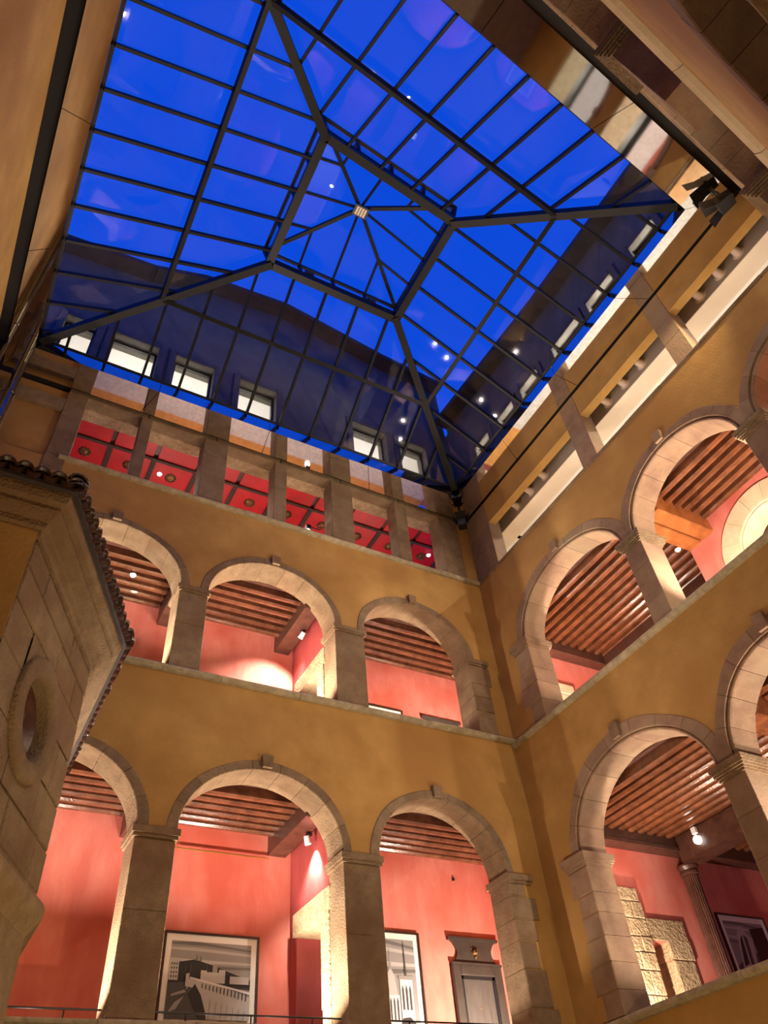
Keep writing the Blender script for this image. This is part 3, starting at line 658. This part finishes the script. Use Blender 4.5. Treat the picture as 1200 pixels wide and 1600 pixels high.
upper_facade('wall_back_upper', 'dusk blue upper storey behind the glass roof seen above the back wall', (0, 10.0, 0), 0, -2.4, 8.75,
             [(-2.4, 17.75), (0.3, 18.1), (1.6, 18.7), (3.8, 19.0), (6.8, 18.4), (8.75, 18.2)],
             [(-1.15, -0.5), (-0.14, 0.88), (1.27, 2.18), (2.82, 3.75), (5.8, 6.76), (7.15, 7.95)], 14.0, 15.2, 1)
upper_facade('wall_right_upper', 'dusk blue upper storey behind the glass roof seen above the right wall', (8.79, 0, 0), -PI / 2, -9.9, -1.1,
             [(-9.9, 16.5), (-5.5, 16.05), (-1.1, 15.9)],
             [(-8.95, -8.4), (-7.95, -7.35), (-7.0, -6.35), (-5.75, -4.85), (-4.5, -3.7), (-3.1, -2.4)], 13.9, 14.5, 7)
for x in (-0.8, 0.4, 1.7, 3.3, 6.3, 7.5): point((x, 11.4, 14.2), 55, WHITE)
for y in (8.6, 7.4, 6.2, 5.0, 3.8, 2.6): point((10.0, y, 13.7), 320, WHITE)

# ------------------------------------------------------------------ stair turret
TU = tag(empty('stair_turret', (0, 0, -1.6)), 'stone stair turret with round window and tiled eaves beside the left wall', 'turret')
def V(x, y, z): return (x, y, z + 1.6)
A = Vector((-0.123, 5.13)); B = Vector((0.723, 6.90)); zt = 4.55
dAB = (B - A).normalized(); nAB = Vector((dAB.y, -dAB.x)); LAB = (B - A).length
def F(s, d, z): q = A + dAB * s + nAB * d; return V(q.x, q.y, z)      # stone face: s along, d outwards
ins = -nAB * 0.35
core = [(-2.02, 5.13 - 0.0), (A.x - 0.42, A.y), (A.x + ins.x, A.y + ins.y + 0.25), (B.x + ins.x - 0.05, B.y + ins.y), (B.x - 0.02, B.y), (B.x - 0.02, 9.99), (-2.02, 9.99)]
MB().prism(core, lambda p, q, d: V(p, q, d), -1.6, 4.9).build('tower_core', 'ochre', TU)
MB().box(-2.02, A.x - 0.005, 5.09, 5.2, 0.0, 1.6 + zt).build('plaster_face', 'ochre', TU)
OC = (0.94, 3.37)
rows = [2.38, 2.72, 3.10, 3.52, 3.90, 4.22, zt]
for ri, (z0, z1) in enumerate(zip(rows, rows[1:])):
    cuts = [0.0] + sorted([R(0.4, 0.75), R(1.15, 1.5)]) + [LAB] if ri % 2 else [0.0, R(0.75, 1.1), R(1.5, 1.65), LAB]
    for s0, s1 in zip(cuts, cuts[1:]):
        g = 0.007; cx = min(max(OC[0], s0), s1); cz = min(max(OC[1], z0), z1)
        pr = R(0, 0.008)
        if math.hypot(cx - OC[0], cz - OC[1]) > 0.47:
            mb = MB(); c = .012
            p = [F(s0 + g, -.35, z0 + g), F(s1 - g, -.35, z0 + g), F(s1 - g, -.35, z1 - g), F(s0 + g, -.35, z1 - g), F(s0 + g, pr - c, z0 + g), F(s1 - g, pr - c, z0 + g), F(s1 - g, pr - c, z1 - g), F(s0 + g, pr - c, z1 - g),
                 F(s0 + g + c, pr, z0 + g + c), F(s1 - g - c, pr, z0 + g + c), F(s1 - g - c, pr, z1 - g - c), F(s0 + g + c, pr, z1 - g - c)]
            mb.add(p, [(3, 2, 1, 0)] + [(i, (i + 1) % 4, 4 + (i + 1) % 4, 4 + i) for i in range(4)] + [(4 + i, 4 + (i + 1) % 4, 8 + (i + 1) % 4, 8 + i) for i in range(4)] + [(8, 9, 10, 11)])
            mb.build('ashlar_block', 'stone', TU)
        else:                                       # block cut round the window
            nx = max(1, int((s1 - s0) / 0.035)); nz = max(1, int((z1 - z0) / 0.035)); mb = MB()
            for i in range(nx):
                for j in range(nz):
                    a0 = s0 + g + (s1 - s0 - 2 * g) * i / nx; a1 = s0 + g + (s1 - s0 - 2 * g) * (i + 1) / nx
                    b0 = z0 + g + (z1 - z0 - 2 * g) * j / nz; b1_ = z0 + g + (z1 - z0 - 2 * g) * (j + 1) / nz
                    if math.hypot((a0 + a1) / 2 - OC[0], (b0 + b1_) / 2 - OC[1]) > 0.42:
                        mb.add([F(a0, pr, b0), F(a1, pr, b0), F(a1, pr, b1_), F(a0, pr, b1_)], [(0, 1, 2, 3)])
            if mb.v: mb.build('ashlar_block', 'stone', TU)
bk = MB(); nb = 36; vs = []
for k in range(nb):
    a = 2 * PI * k / nb; ca, sa = math.cos(a), math.sin(a)
    tt = min(x_ for x_ in ((LAB - OC[0]) / ca if ca > 1e-6 else 9, -OC[0] / ca if ca < -1e-6 else 9, (zt - OC[1]) / sa if sa > 1e-6 else 9, (2.3 - OC[1]) / sa if sa < -1e-6 else 9))
    vs += [F(OC[0] + 0.45 * ca, -0.014, OC[1] + 0.45 * sa), F(OC[0] + tt * ca, -0.014, OC[1] + tt * sa)]
bk.add(vs, [(2 * k, 2 * k + 1, (2 * k + 3) % (2 * nb), (2 * k + 2) % (2 * nb)) for k in range(nb)]); bk.build('mortar_bed', 'stone', TU)
def ringF(prof, name, mt, parent, n=40):       # prof (radius, out)
    mb = MB(); vs = []
    for r, d in prof:
        for k in range(n):
            a = 2 * PI * k / n; vs.append(F(OC[0] + r * math.cos(a), d, OC[1] + r * math.sin(a)))
    mb.add(vs, [(i * n + k, i * n + (k + 1) % n, (i + 1) * n + (k + 1) % n, (i + 1) * n + k) for i in range(len(prof) - 1) for k in range(n)])
    return mb.build(name, mt, parent, True)
oc = ringF([(0.50, -0.02), (0.50, 0.035), (0.485, 0.05), (0.36, 0.055), (0.33, 0.03), (0.315, 0.0), (0.315, -0.34)], 'window_surround', 'stone', TU)
ringF([(0.316, -0.09), (0.285, -0.08), (0.28, -0.11), (0.25, -0.11), (0.245, -0.14), (0.215, -0.14), (0.21, -0.18)], 'window_frame', 'dark_wood', oc)
mb = MB(); vs = [F(OC[0] + 0.26 * math.cos(2 * PI * k / 32), -0.16, OC[1] + 0.26 * math.sin(2 * PI * k / 32)) for k in range(32)]
mb.add(vs, [tuple(range(32))]); mb.build('window_pane', 'oculus_glass', oc)
# plain stone base, string course, cornice: swept along the three faces
path_w = [(-2.02, 5.13), (A.x, A.y), (B.x, B.y), (B.x, 9.99)]
def offset_path(path, d):
    P = [Vector(p) for p in path]; out = []
    N_ = []
    for a, b in zip(P, P[1:]): t = (b - a).normalized(); N_.append(Vector((t.y, -t.x)))
    for i, p in enumerate(P):
        if i == 0: out.append(p + N_[0] * d)
        elif i == len(P) - 1: out.append(p + N_[-1] * d)
        else:
            n = (N_[i - 1] + N_[i]); n = n / n.dot(N_[i]); out.append(p + n * d)
    return out
def sweep(prof, name, mt, parent):      # prof (out, z)
    mb = MB(); k = len(path_w); vs = []
    for d, z in prof: vs += [V(p.x, p.y, z) for p in offset_path(path_w, d)]
    mb.add(vs, [(i * k + j, i * k + j + 1, (i + 1) * k + j + 1, (i + 1) * k + j) for i in range(len(prof) - 1) for j in range(k - 1)])
    return mb.build(name, mt, parent)
sweep([(-0.02, -1.6), (-0.02, 2.16)], 'base_wall', 'stone', TU)
sweep([(-0.03, 2.06), (0.0, 2.10), (0.03, 2.16), (0.075, 2.20), (0.085, 2.27), (0.06, 2.32), (0.02, 2.36), (-0.02, 2.40)], 'string_course', 'stone', TU)
sweep([(-0.05, 4.50), (0.035, 4.50), (0.04, 4.56), (0.07, 4.58), (0.08, 4.63), (0.15, 4.68), (0.17, 4.70), (0.17, 4.74), (0.22, 4.76), (0.24, 4.82), (0.24, 4.86), (-0.05, 4.86)], 'cornice', 'stone', TU)
sweep([(0.22, 4.862), (0.285, 4.862), (0.285, 4.90), (0.22, 4.90)], 'eave_board', 'roof_dark', TU)
rf = MB(); ed = offset_path(path_w, 0.25); apx = V(-1.2, 8.0, 6.3)
rf.add([V(p.x, p.y, 4.90) for p in ed] + [apx], [(i, i + 1, 4) for i in range(3)]); rf.build('roof_deck', 'roof_dark', TU)
def tile_mesh():
    mb = MB(); n = 6; vs = []
    for (y, r) in ((0.0, 0.075), (0.36, 0.06)):
        for rr in (r, r - 0.014):
            for k in range(n + 1):
                a = PI * k / n; vs.append((rr * math.cos(a), y, rr * math.sin(a)))
    m_ = n + 1; fs = []
    for k in range(n):
        fs += [(k, k + 1, 2 * m_ + k + 1, 2 * m_ + k), (m_ + k, 3 * m_ + k, 3 * m_ + k + 1, m_ + k + 1), (k, m_ + k, m_ + k + 1, k + 1)]
    mb.add(vs, fs); return mb.mesh('roof_tile', 'tile', True)
tm = tile_mesh()
for (p, q) in zip(ed, ed[1:]):
    d = (q - p); Ln = d.length; d.normalize(); inn = Vector((-d.y, d.x)); n = int(Ln / 0.135)
    for i in range(n + 1):
        for rw in range(2):
            s = (i + (0.5 if rw else 0)) * Ln / n
            if s > Ln: continue
            x = p + d * s + inn * (-0.085 + 0.30 * rw + R(-.012, .012))
            if x.x < -2.0 or x.y > 9.9: continue
            o = link('roof_tile', tm, TU, V(x.x, x.y, 4.90 + 0.13 * rw + R(0, .012)))
            o.rotation_euler = (math.radians(20 + R(-3, 3)), 0, math.atan2(-inn.x, inn.y) + R(-.06, .06))
            # channel tile between the covers
    for i in range(n):
        s = (i + 0.5) * Ln / n; x = p + d * s + inn * -0.06
        if x.x < -2.0 or x.y > 9.9: continue
        o = link('roof_tile', tm, TU, V(x.x, x.y, 4.965)); o.rotation_euler = (math.radians(20), PI, math.atan2(-inn.x, inn.y)); o.scale = (0.9, 0.8, 0.9)

hm = MB()
for k in range(7):
    a0 = PI * k / 6
    hm.v.append((0.13 * math.cos(a0), 0.0, 0.11 * math.sin(a0)))
for k in range(7):
    a0 = PI * k / 6
    hm.v.append((0.10 * math.cos(a0), 0.42, 0.09 * math.sin(a0)))
for k in range(7):
    a0 = PI * k / 6
    hm.v.append((0.105 * math.cos(a0), 0.01, 0.085 * math.sin(a0)))
hm.f += [(k, k + 1, 8 + k, 7 + k) for k in range(6)] + [(k, 14 + k, 15 + k, k + 1) for k in range(6)]; hm.mi = [0] * 12
hme = hm.mesh('hip_tile', 'tile', True)
for q in (ed[1], ed[2]):
    dv = Vector((-1.2, 8.0)) - q; dv.normalize()
    p = q - dv * 0.06; o = link('hip_tile', hme, TU, V(p.x, p.y, 4.97)); o.scale = (0.75, 0.8, 0.75); o.rotation_euler = (math.radians(20), 0, math.atan2(-dv.x, dv.y))

# ------------------------------------------------------------------ things in the galleries
def bw_print(kind, w_, h_, parent):
    mb = MB(); lay = [0]
    def P(pts, ink):
        lay[0] += 1; y = -0.0006 * lay[0]
        mb.add([(x * w_, y, z * h_) for x, z in pts], [tuple(range(len(pts)))], ink)
    P([(0, 0), (1, 0), (1, 1), (0, 1)], 3)
    for k in range(5): P([(0, .98 - .07 * k), (.3, 1 - .08 * k), (1, .93 - .06 * k), (1, .90 - .06 * k), (.4, .95 - .08 * k), (0, .95 - .07 * k)], (2, 4, 3, 4, 2)[k])
    if kind == 'bridge':
        P([(0, .62), (.12, .72), (.3, .76), (.5, .70), (.72, .62), (1, .52), (1, .40), (0, .40)], 0)
        P([(0, .48), (0, .74), (.11, .73), (.11, .48)], 4)
        for i in range(3):
            for j in range(4): P([(.02 + .03 * i, .51 + .055 * j), (.035 + .03 * i, .51 + .055 * j), (.035 + .03 * i, .54 + .055 * j), (.02 + .03 * i, .54 + .055 * j)], 1)
        for (a, b, c) in ((.38, .46, .62), (.46, .60, .60), (.60, .68, .64), (.74, .98, .56)): P([(a, .46), (b, .46), (b, c), (a, c)], 4)
        P([(.52, .60), (.58, .60), (.58, .70), (.52, .70)], 3); P([(.30, .74), (.32, .84), (.33, .74)], 2); P([(.35, .74), (.37, .83), (.38, .74)], 2); P([(.45, .6), (.455, .78), (.46, .6)], 1)
        P([(0, 0), (0, .44), (.22, .46), (.3, .44), (.36, .2), (.4, 0)], 1); P([(.02, .06), (.1, .2), (.2, .28), (.12, .12)], 3); P([(.05, .3), (.2, .36), (.22, .33), (.05, .27)], 3)
        P([(.22, .52), (.34, .50), (.70, .40), (1, .30), (1, .0), (.48, 0), (.42, .20), (.34, .38), (.24, .40), (.22, .36)], 4)
        P([(.24, .30), (.32, .44), (.40, .30), (.47, .08), (.48, 0), (.38, 0)], 0)
        P([(.24, .53), (1, .36), (1, .33), (.24, .51)], 5)
        for k in range(13):
            x = .40 + .045 * k; z = .475 - .195 * (x - .36) - .02; P([(x, z - .05 - .04 * k / 13), (x + .012, z - .05 - .04 * k / 13 - .02), (x + .014, z), (x + .002, z + .004)], 0)
        for k in range(7): P([(.5 + .07 * k, .0), (.505 + .07 * k, .0), (.52 + .07 * k, .24 - .02 * k), (.515 + .07 * k, .24 - .02 * k)], 2)
        P([(.2, .4), (.2, .56), (.24, .57), (.24, .4)], 4); P([(.24, .5), (.24, .7), (.25, .7), (.25, .5)], 1)
    elif kind == 'church':
        P([(0, 0), (0, .40), (.35, .42), (.4, 0)], 2)
        P([(.30, .0), (.30, .42), (.62, .42), (.62, 0)], 5); P([(.33, .42), (.38, .62), (.46, .70), (.54, .62), (.59, .42)], 4); P([(.43, .68), (.45, .80), (.46, .92), (.47, .80), (.49, .68)], 3)
        for k in range(4): P([(.345 + .07 * k, .18), (.375 + .07 * k, .18), (.375 + .07 * k, .36), (.36 + .07 * k, .40), (.345 + .07 * k, .36)], 1)
        P([(.64, .0), (.64, .58), (.90, .58), (.90, 0)], 5); P([(.62, .58), (.62, .62), (.92, .62), (.92, .58)], 3)
        for k in range(3): P([(.67 + .075 * k, .28), (.71 + .075 * k, .28), (.71 + .075 * k, .48), (.69 + .075 * k, .53), (.67 + .075 * k, .48)], 1)
        P([(.755, .62), (.765, .98), (.775, .98), (.79, .62)], 1); P([(.74, .66), (.74, .68), (.80, .68), (.80, .66)], 1)
        P([(.60, 0), (.60, .12), (.66, .2), (.80, .21), (.90, .16), (.92, 0)], 0); P([(0, 0), (0, .25), (.12, .18), (.28, .0)], 1)
    else:
        P([(0, 0), (0, .3), (.5, .55), (1, .4), (1, 0)], 1); P([(.1, .2), (.25, .8), (.4, .95), (.6, .7), (.5, .3)], 4); P([(.16, .3), (.28, .7), (.36, .8), (.3, .35)], 0); P([(.34, .34), (.4, .8), (.48, .74), (.42, .34)], 1)
        P([(.6, .1), (.62, .9), (1, .95), (1, .1)], 0)
    return mb.build('print', ['ink_%d' % i for i in range(6)], parent)
def picture(label, x0, x1, z0, z1, y, kind):
    o = tag(empty('framed_picture', (x0, y, z0)), label, 'picture', 'framed photographs in the galleries'); W_ = x1 - x0; H_ = z1 - z0; f = 0.03; mnt = 0.09
    for (a, b, c, d) in ((0, W_, 0, f), (0, W_, H_ - f, H_), (0, f, f, H_ - f), (W_ - f, W_, f, H_ - f)): MB().box(a, b, -0.045, -0.002, c, d).build('frame_rail', 'picture_frame', o)
    MB().box(f, W_ - f, -0.02, -0.002, f, H_ - f).build('mount', 'mount', o)
    p = bw_print(kind, W_ - 2 * f - 2 * mnt, H_ - 2 * f - 2 * mnt, o); p.location = (f + mnt, -0.021, f + mnt)
    return o
picture('framed black and white photo of a bridge and river town on the red wall', 3.13, 4.60, 2.62, 3.84, 12.05, 'bridge')
picture('tall framed black and white photo of church towers beside the grey door', 6.35, 7.49, 2.45, 4.10, 12.05, 'church')
picture('framed photo peeping over the upper gallery sill, only its top showing', 6.70, 7.66, 7.3, 8.46, 12.05, 'church')
picture('dark framed photo at the right behind the fluted wooden column', 12.62, 13.9, 2.9, 4.20, 10.0, 'facade')
def door(n, label, x0, x1, z0, z1, zh, y):
    d = empty('door_%d' % n, (0, y, 0)); struct(d, label, 'door'); f = 0.16; xc = (x0 + x1) / 2; hw = (x1 - x0) / 2
    for (a, b, c, e) in ((x0, x0 + f, z0, z1), (x1 - f, x1, z0, z1), (x0 + f, x1 - f, z1 - f, z1)): MB().cbox(a, b, -0.08, 0, c, e, .015).build('door_frame', 'door_frame', d)
    fr = MB()
    for (a, b, c, e) in ((x0 + f, x0 + f + .05, z0, z1 - f), (x1 - f - .05, x1 - f, z0, z1 - f), (x0 + f, x1 - f, z1 - f - .05, z1 - f)): fr.box(a, b, -0.05, 0, c, e)
    fr.build('inner_frame', 'black', d)
    lf = MB().box(x0 + f + .05, x1 - f - .05, -0.025, 0, z0, z1 - f - .05).build('door_leaf', 'door_grey', d)
    MB().lathe([(0.0, -0.035), (0.012, -0.033), (0.014, -0.025)], 10, (xc, 0, z1 - 0.62), 'y').build('peephole', 'brass', lf)
    pts = []
    for k in range(9):
        t = k / 8; pts.append((xc - hw * (0.92 - 0.22 * math.sin(PI * t)) - (0.06 if k == 8 else 0) * hw, z1 + (zh - z1) * t))
    poly = pts + [(2 * xc - a, b) for a, b in pts[::-1]]
    MB().prism(poly, lambda p, q, dd: (p, dd, q), -0.05, 0).build('door_head', 'door_frame', d)
    MB().box(xc - hw * 1.02, xc + hw * 1.02, -0.08, 0, zh - 0.015, zh + 0.03).build('head_cornice', 'door_frame', d)
    MB().box(xc - hw, xc + hw, -0.095, 0, z1 - 0.01, z1 + 0.03).build('head_moulding', 'door_frame', d)
    zc = (z1 + zh) / 2
    ms = MB(); ms.lathe([(0.0, -0.12), (0.03, -0.115), (0.05, -0.09), (0.062, -0.06), (0.065, -0.045)], 12, (xc, 0, zc), 'y'); ms.lathe([(0, -.14), (.018, -.13), (.022, -.10)], 8, (xc, 0, zc - .015), 'y')
    for s in (-1, 1): ms.lathe([(0, -.115), (.012, -.11), (.014, -.09)], 8, (xc + s * .025, 0, zc + .025), 'y'); ms.tube([(xc + s * .055, -.06, zc + .05), (xc + s * .07, -.06, zc + .075)], [.016, .006], 6)
    ms.tube([(xc, -.07, zc - .05), (xc, -.07, zc - .11)], [.035, .012], 8)
    ms.build('mask_ornament', 'bronze', d, True)
door(1, 'dark grey door with waisted head panel and bronze mask in lower gallery', 8.08, 9.10, 1.25, 3.66, 4.06, 12.05)
door(2, 'dark door head just showing above the upper gallery sill', 8.14, 9.12, 5.95, 8.0, 8.42, 12.05)
# handrails on the parapet
for (p, q, lab) in ((-0.40, 2.04, 'black handrail in the arch beside the turret'), (2.61, 5.07, 'black handrail in the arch with the bridge photo'), (5.70, 8.02, 'black handrail in the arch in front of the grey door')):
    o = tag(empty('handrail', (p, 10.22, 2.25)), lab, 'handrail', 'handrails on the lower sill'); W_ = q - p
    MB().tube([(0, 0, 0.14), (W_, 0, 0.14)], 0.011, 8).build('rail', 'black', o)
    n = 3
    for i in range(n): MB().tube([(W_ * (i + .5) / n, 0, 0), (W_ * (i + .5) / n, 0, 0.135)], 0.009, 6).build('post', 'black', o)
o = tag(MB().tube([(3.13, 12.0, 5.03), (4.70, 12.0, 5.03)], 0.012, 8).build('picture_rail', 'brass'), 'thin brass rail high on the red wall above the bridge photo', 'rail')
o = tag(MB().cbox(9.22, 9.34, 12.03, 12.05, 2.62, 2.78, .004).build('room_plate', 'brass'), 'small brass plate on the red wall beside the grey door', 'plate')
o = tag(MB().cbox(8.36, 8.41, 12.02, 12.05, 5.06, 5.11, .005).build('wall_sensor', 'black'), 'tiny dark sensor under the joists above the grey door', 'sensor')
def spotlight(label, loc, aimv, pw):
    o = tag(empty('wall_spotlight', loc), label, 'spotlight', 'gallery spotlights')
    MB().lathe([(0, 0), (.05, 0), (.05, -.03), (0, -.03)], 14).build('base', 'black', o); MB().tube([(0, 0, -.03), (-.02, 0, -.08)], .012, 6).build('arm', 'black', o)
    d = Vector(aimv).normalized(); p = Vector((-.03, 0, -.11))
    hd = MB().tube([p - d * .07, p + d * .06], [.045, .055], 14).build('head', 'white_plastic', o); MB().tube([p + d * .061, p + d * .066], .046, 14).build('lens', 'lamp_white', hd)
    q = Vector(loc) + p + d * .10
    spot(tuple(q), d, pw, 95, WHITE, 0.8, 0.04)
spotlight('white spotlight under the beam at the lower doorway lintel', (4.99, 11.0, 5.08), (0.35, 0.2, -1), 320)
spotlight('white spotlight under the beam at the upper doorway lintel', (4.96, 11.15, 9.20), (-0.35, 0.75, -0.9), 420)
for (p, lab) in (((1.49, 11.05, 9.45), 'small round white lamp between the joists beside the turret roof'), ((1.64, 11.43, ZR), 'small round white lamp on the red ceiling left of the wide post'), ((8.52, 11.33, ZR), 'small round white lamp on the red ceiling near the right corner'),
                 ((10.75, 6.3, 9.45), 'small round white lamp between joists behind the upper right pier')):
    o = tag(empty('ceiling_lamp', p), lab, 'lamp', 'round ceiling lamps')
    MB().lathe([(.05, 0), (.06, -.01), (.055, -.02)], 16).build('rim', 'white_plastic', o, True); MB().lathe([(0, -.06), (.025, -.055), (.045, -.035), (.05, -.012)], 16).build('globe', 'lamp_white', o, True)
o = tag(empty('wall_lamp', (4.9, 10.75, 11.6)), 'bright white bulb lamp by the wide stone post under the red ceiling', 'lamp')
MB().box(-.05, .05, -.05, .05, .1, .22).build('bracket', 'black', o); MB().lathe([(.0, -.1), (.05, -.08), (.06, 0), (.05, .08), (.0, .1)], 14).build('bulb', 'lamp_white', o, True)
MB().tube([(0.0, 0, .2), (0.3, 0, .2)], .012, 6).build('arm', 'black', o)
o = tag(empty('emergency_light', (11.93, 9.2, 5.2)), 'white double emergency spotlight on the dark beam in lower right gallery', 'lamp')
MB().tube([(0, 0, -.08), (-.06, 0, -.08)], .075, 16).build('round_head', 'lamp_white', o); MB().box(-.06, 0, -.05, .05, .03, .14).build('square_head', 'white_plastic', o)
# cone spotlights in the top right gallery
cp = MB().lathe([(.045, -.20), (.06, -.19), (.085, -.03), (.095, 0)], 18, ax='x').mesh('cone', 'cone_paint', True)
rim = MB().lathe([(.095, -.012), (.12, -.006), (.125, 0)], 18, ax='x').mesh('rim', 'cone_paint', True)
mo = MB().lathe([(.0, -.17), (.045, -.195)], 18, ax='x').mesh('mouth', 'black')
bays = ('bay beside the back corner', 'middle bay', 'bay below the floodlight'); ords = ('farthest', 'middle', 'nearest')
for i, ys in enumerate(((8.62, 8.10, 7.58), (5.38, 4.86, 4.35), (2.73, 2.23, 1.78))):
    for j, y in enumerate(ys):
        o = tag(empty('cone_spotlight', (9.285, y, 12.27)), 'cream cone spotlight, %s of three in the %s' % (ords[j], bays[i]), 'spotlight', 'cone spotlights on the grey bulkhead')
        link('cone', cp, o); link('rim', rim, o); link('mouth', mo, o)
# fluted wooden column
o = tag(empty('wooden_column', (12.18, 9.86, 1.25)), 'dark fluted wooden column below the beam in lower right gallery', 'column')
n = 40; prof = [((0.12 if k % 2 else 0.135) * math.cos(2 * PI * k / n), (0.12 if k % 2 else 0.135) * math.sin(2 * PI * k / n)) for k in range(n)]
MB().prism(prof, lambda p, q, d: (p, q, d), 0.0, 3.5).build('shaft', 'dark_wood', o); MB().lathe([(.14, 3.5), (.17, 3.52), (.17, 3.56), (.15, 3.58), (.19, 3.64), (.19, 3.67), (0, 3.67)], 24).build('capital', 'dark_wood', o)
# floodlights at the soffit corners
def flood(label, loc, rz, s=1.0):
    o = tag(empty('floodlight', loc, rz), label, 'floodlight', 'floodlights under the soffit')
    MB().box(-.03 * s, .03 * s, -.03 * s, .03 * s, .12 * s, 12.764 - loc[2]).build('hanger', 'black', o)
    yk = MB(); yk.bar((-.17 * s, 0, .12 * s), (.17 * s, 0, .12 * s), .04 * s, .015 * s); yk.bar((-.17 * s, 0, .12 * s), (-.17 * s, 0, -.06 * s), .04 * s, .015 * s, (1, 0, 0)); yk.bar((.17 * s, 0, .12 * s), (.17 * s, 0, -.06 * s), .04 * s, .015 * s, (1, 0, 0)); yk.build('yoke', 'black', o)
    h = MB(); 
    h.hexa([(-.13 * s, -.12 * s, -.16 * s), (.13 * s, -.12 * s, -.16 * s), (.11 * s, .16 * s, -.10 * s), (-.11 * s, .16 * s, -.10 * s), (-.13 * s, -.12 * s, .09 * s), (.13 * s, -.12 * s, .09 * s), (.11 * s, .16 * s, .07 * s), (-.11 * s, .16 * s, .07 * s)]); hd = h.build('head', 'black', o)
    MB().box(-.10 * s, .10 * s, -.125 * s, -.12 * s, -.13 * s, .06 * s).build('lens', 'oculus_glass', hd)
    d = MB(); d.hexa([(-.13 * s, -.125 * s, .09 * s), (.13 * s, -.125 * s, .09 * s), (.13 * s, -.12 * s, .10 * s), (-.13 * s, -.12 * s, .10 * s), (-.16 * s, -.33 * s, .16 * s), (.16 * s, -.33 * s, .16 * s), (.16 * s, -.33 * s, .17 * s), (-.16 * s, -.33 * s, .17 * s)]); d.build('barn_door', 'black', hd)
    for sx in (-1, 1):
        d = MB(); d.hexa([(sx * .13 * s, -.125 * s, -.15 * s), (sx * .135 * s, -.12 * s, -.15 * s), (sx * .135 * s, -.12 * s, .08 * s), (sx * .13 * s, -.125 * s, .08 * s), (sx * .22 * s, -.32 * s, -.17 * s), (sx * .225 * s, -.32 * s, -.17 * s), (sx * .225 * s, -.32 * s, .1 * s), (sx * .22 * s, -.32 * s, .1 * s)]); d.build('barn_door', 'black', hd)
flood('large black floodlight with barn doors under the near right soffit corner', (8.42, 1.25, 12.40), math.radians(200))
flood('black floodlight tucked in the corner between back and right walls', (8.45, 9.72, 12.38), math.radians(-40), 0.85)
# rainwater pipes in the left corner
for (x, y, zt_, lab) in ((-1.88, 9.50, 12.3, 'steel rainwater pipe in the left corner, nearer the left wall'), (-1.50, 9.80, 12.05, 'steel rainwater pipe in the left corner, nearer the back wall')):
    o = tag(empty('rainwater_pipe', (x, y, 6.6)), lab, 'pipe', 'pipes in the left corner'); z = zt_ - 6.6
    MB().tube([(0, 0, 0), (0, 0, H - 6.6)], 0.085, 18, cap=False).build('pipe', 'steel_pipe', o, True)
    for k in range(2): MB().lathe([(.09, 0), (.1, .01), (.1, .05), (.09, .06)], 18, (0, 0, z - .25 - 2.6 * k)).build('collar', 'steel_pipe', o, True)
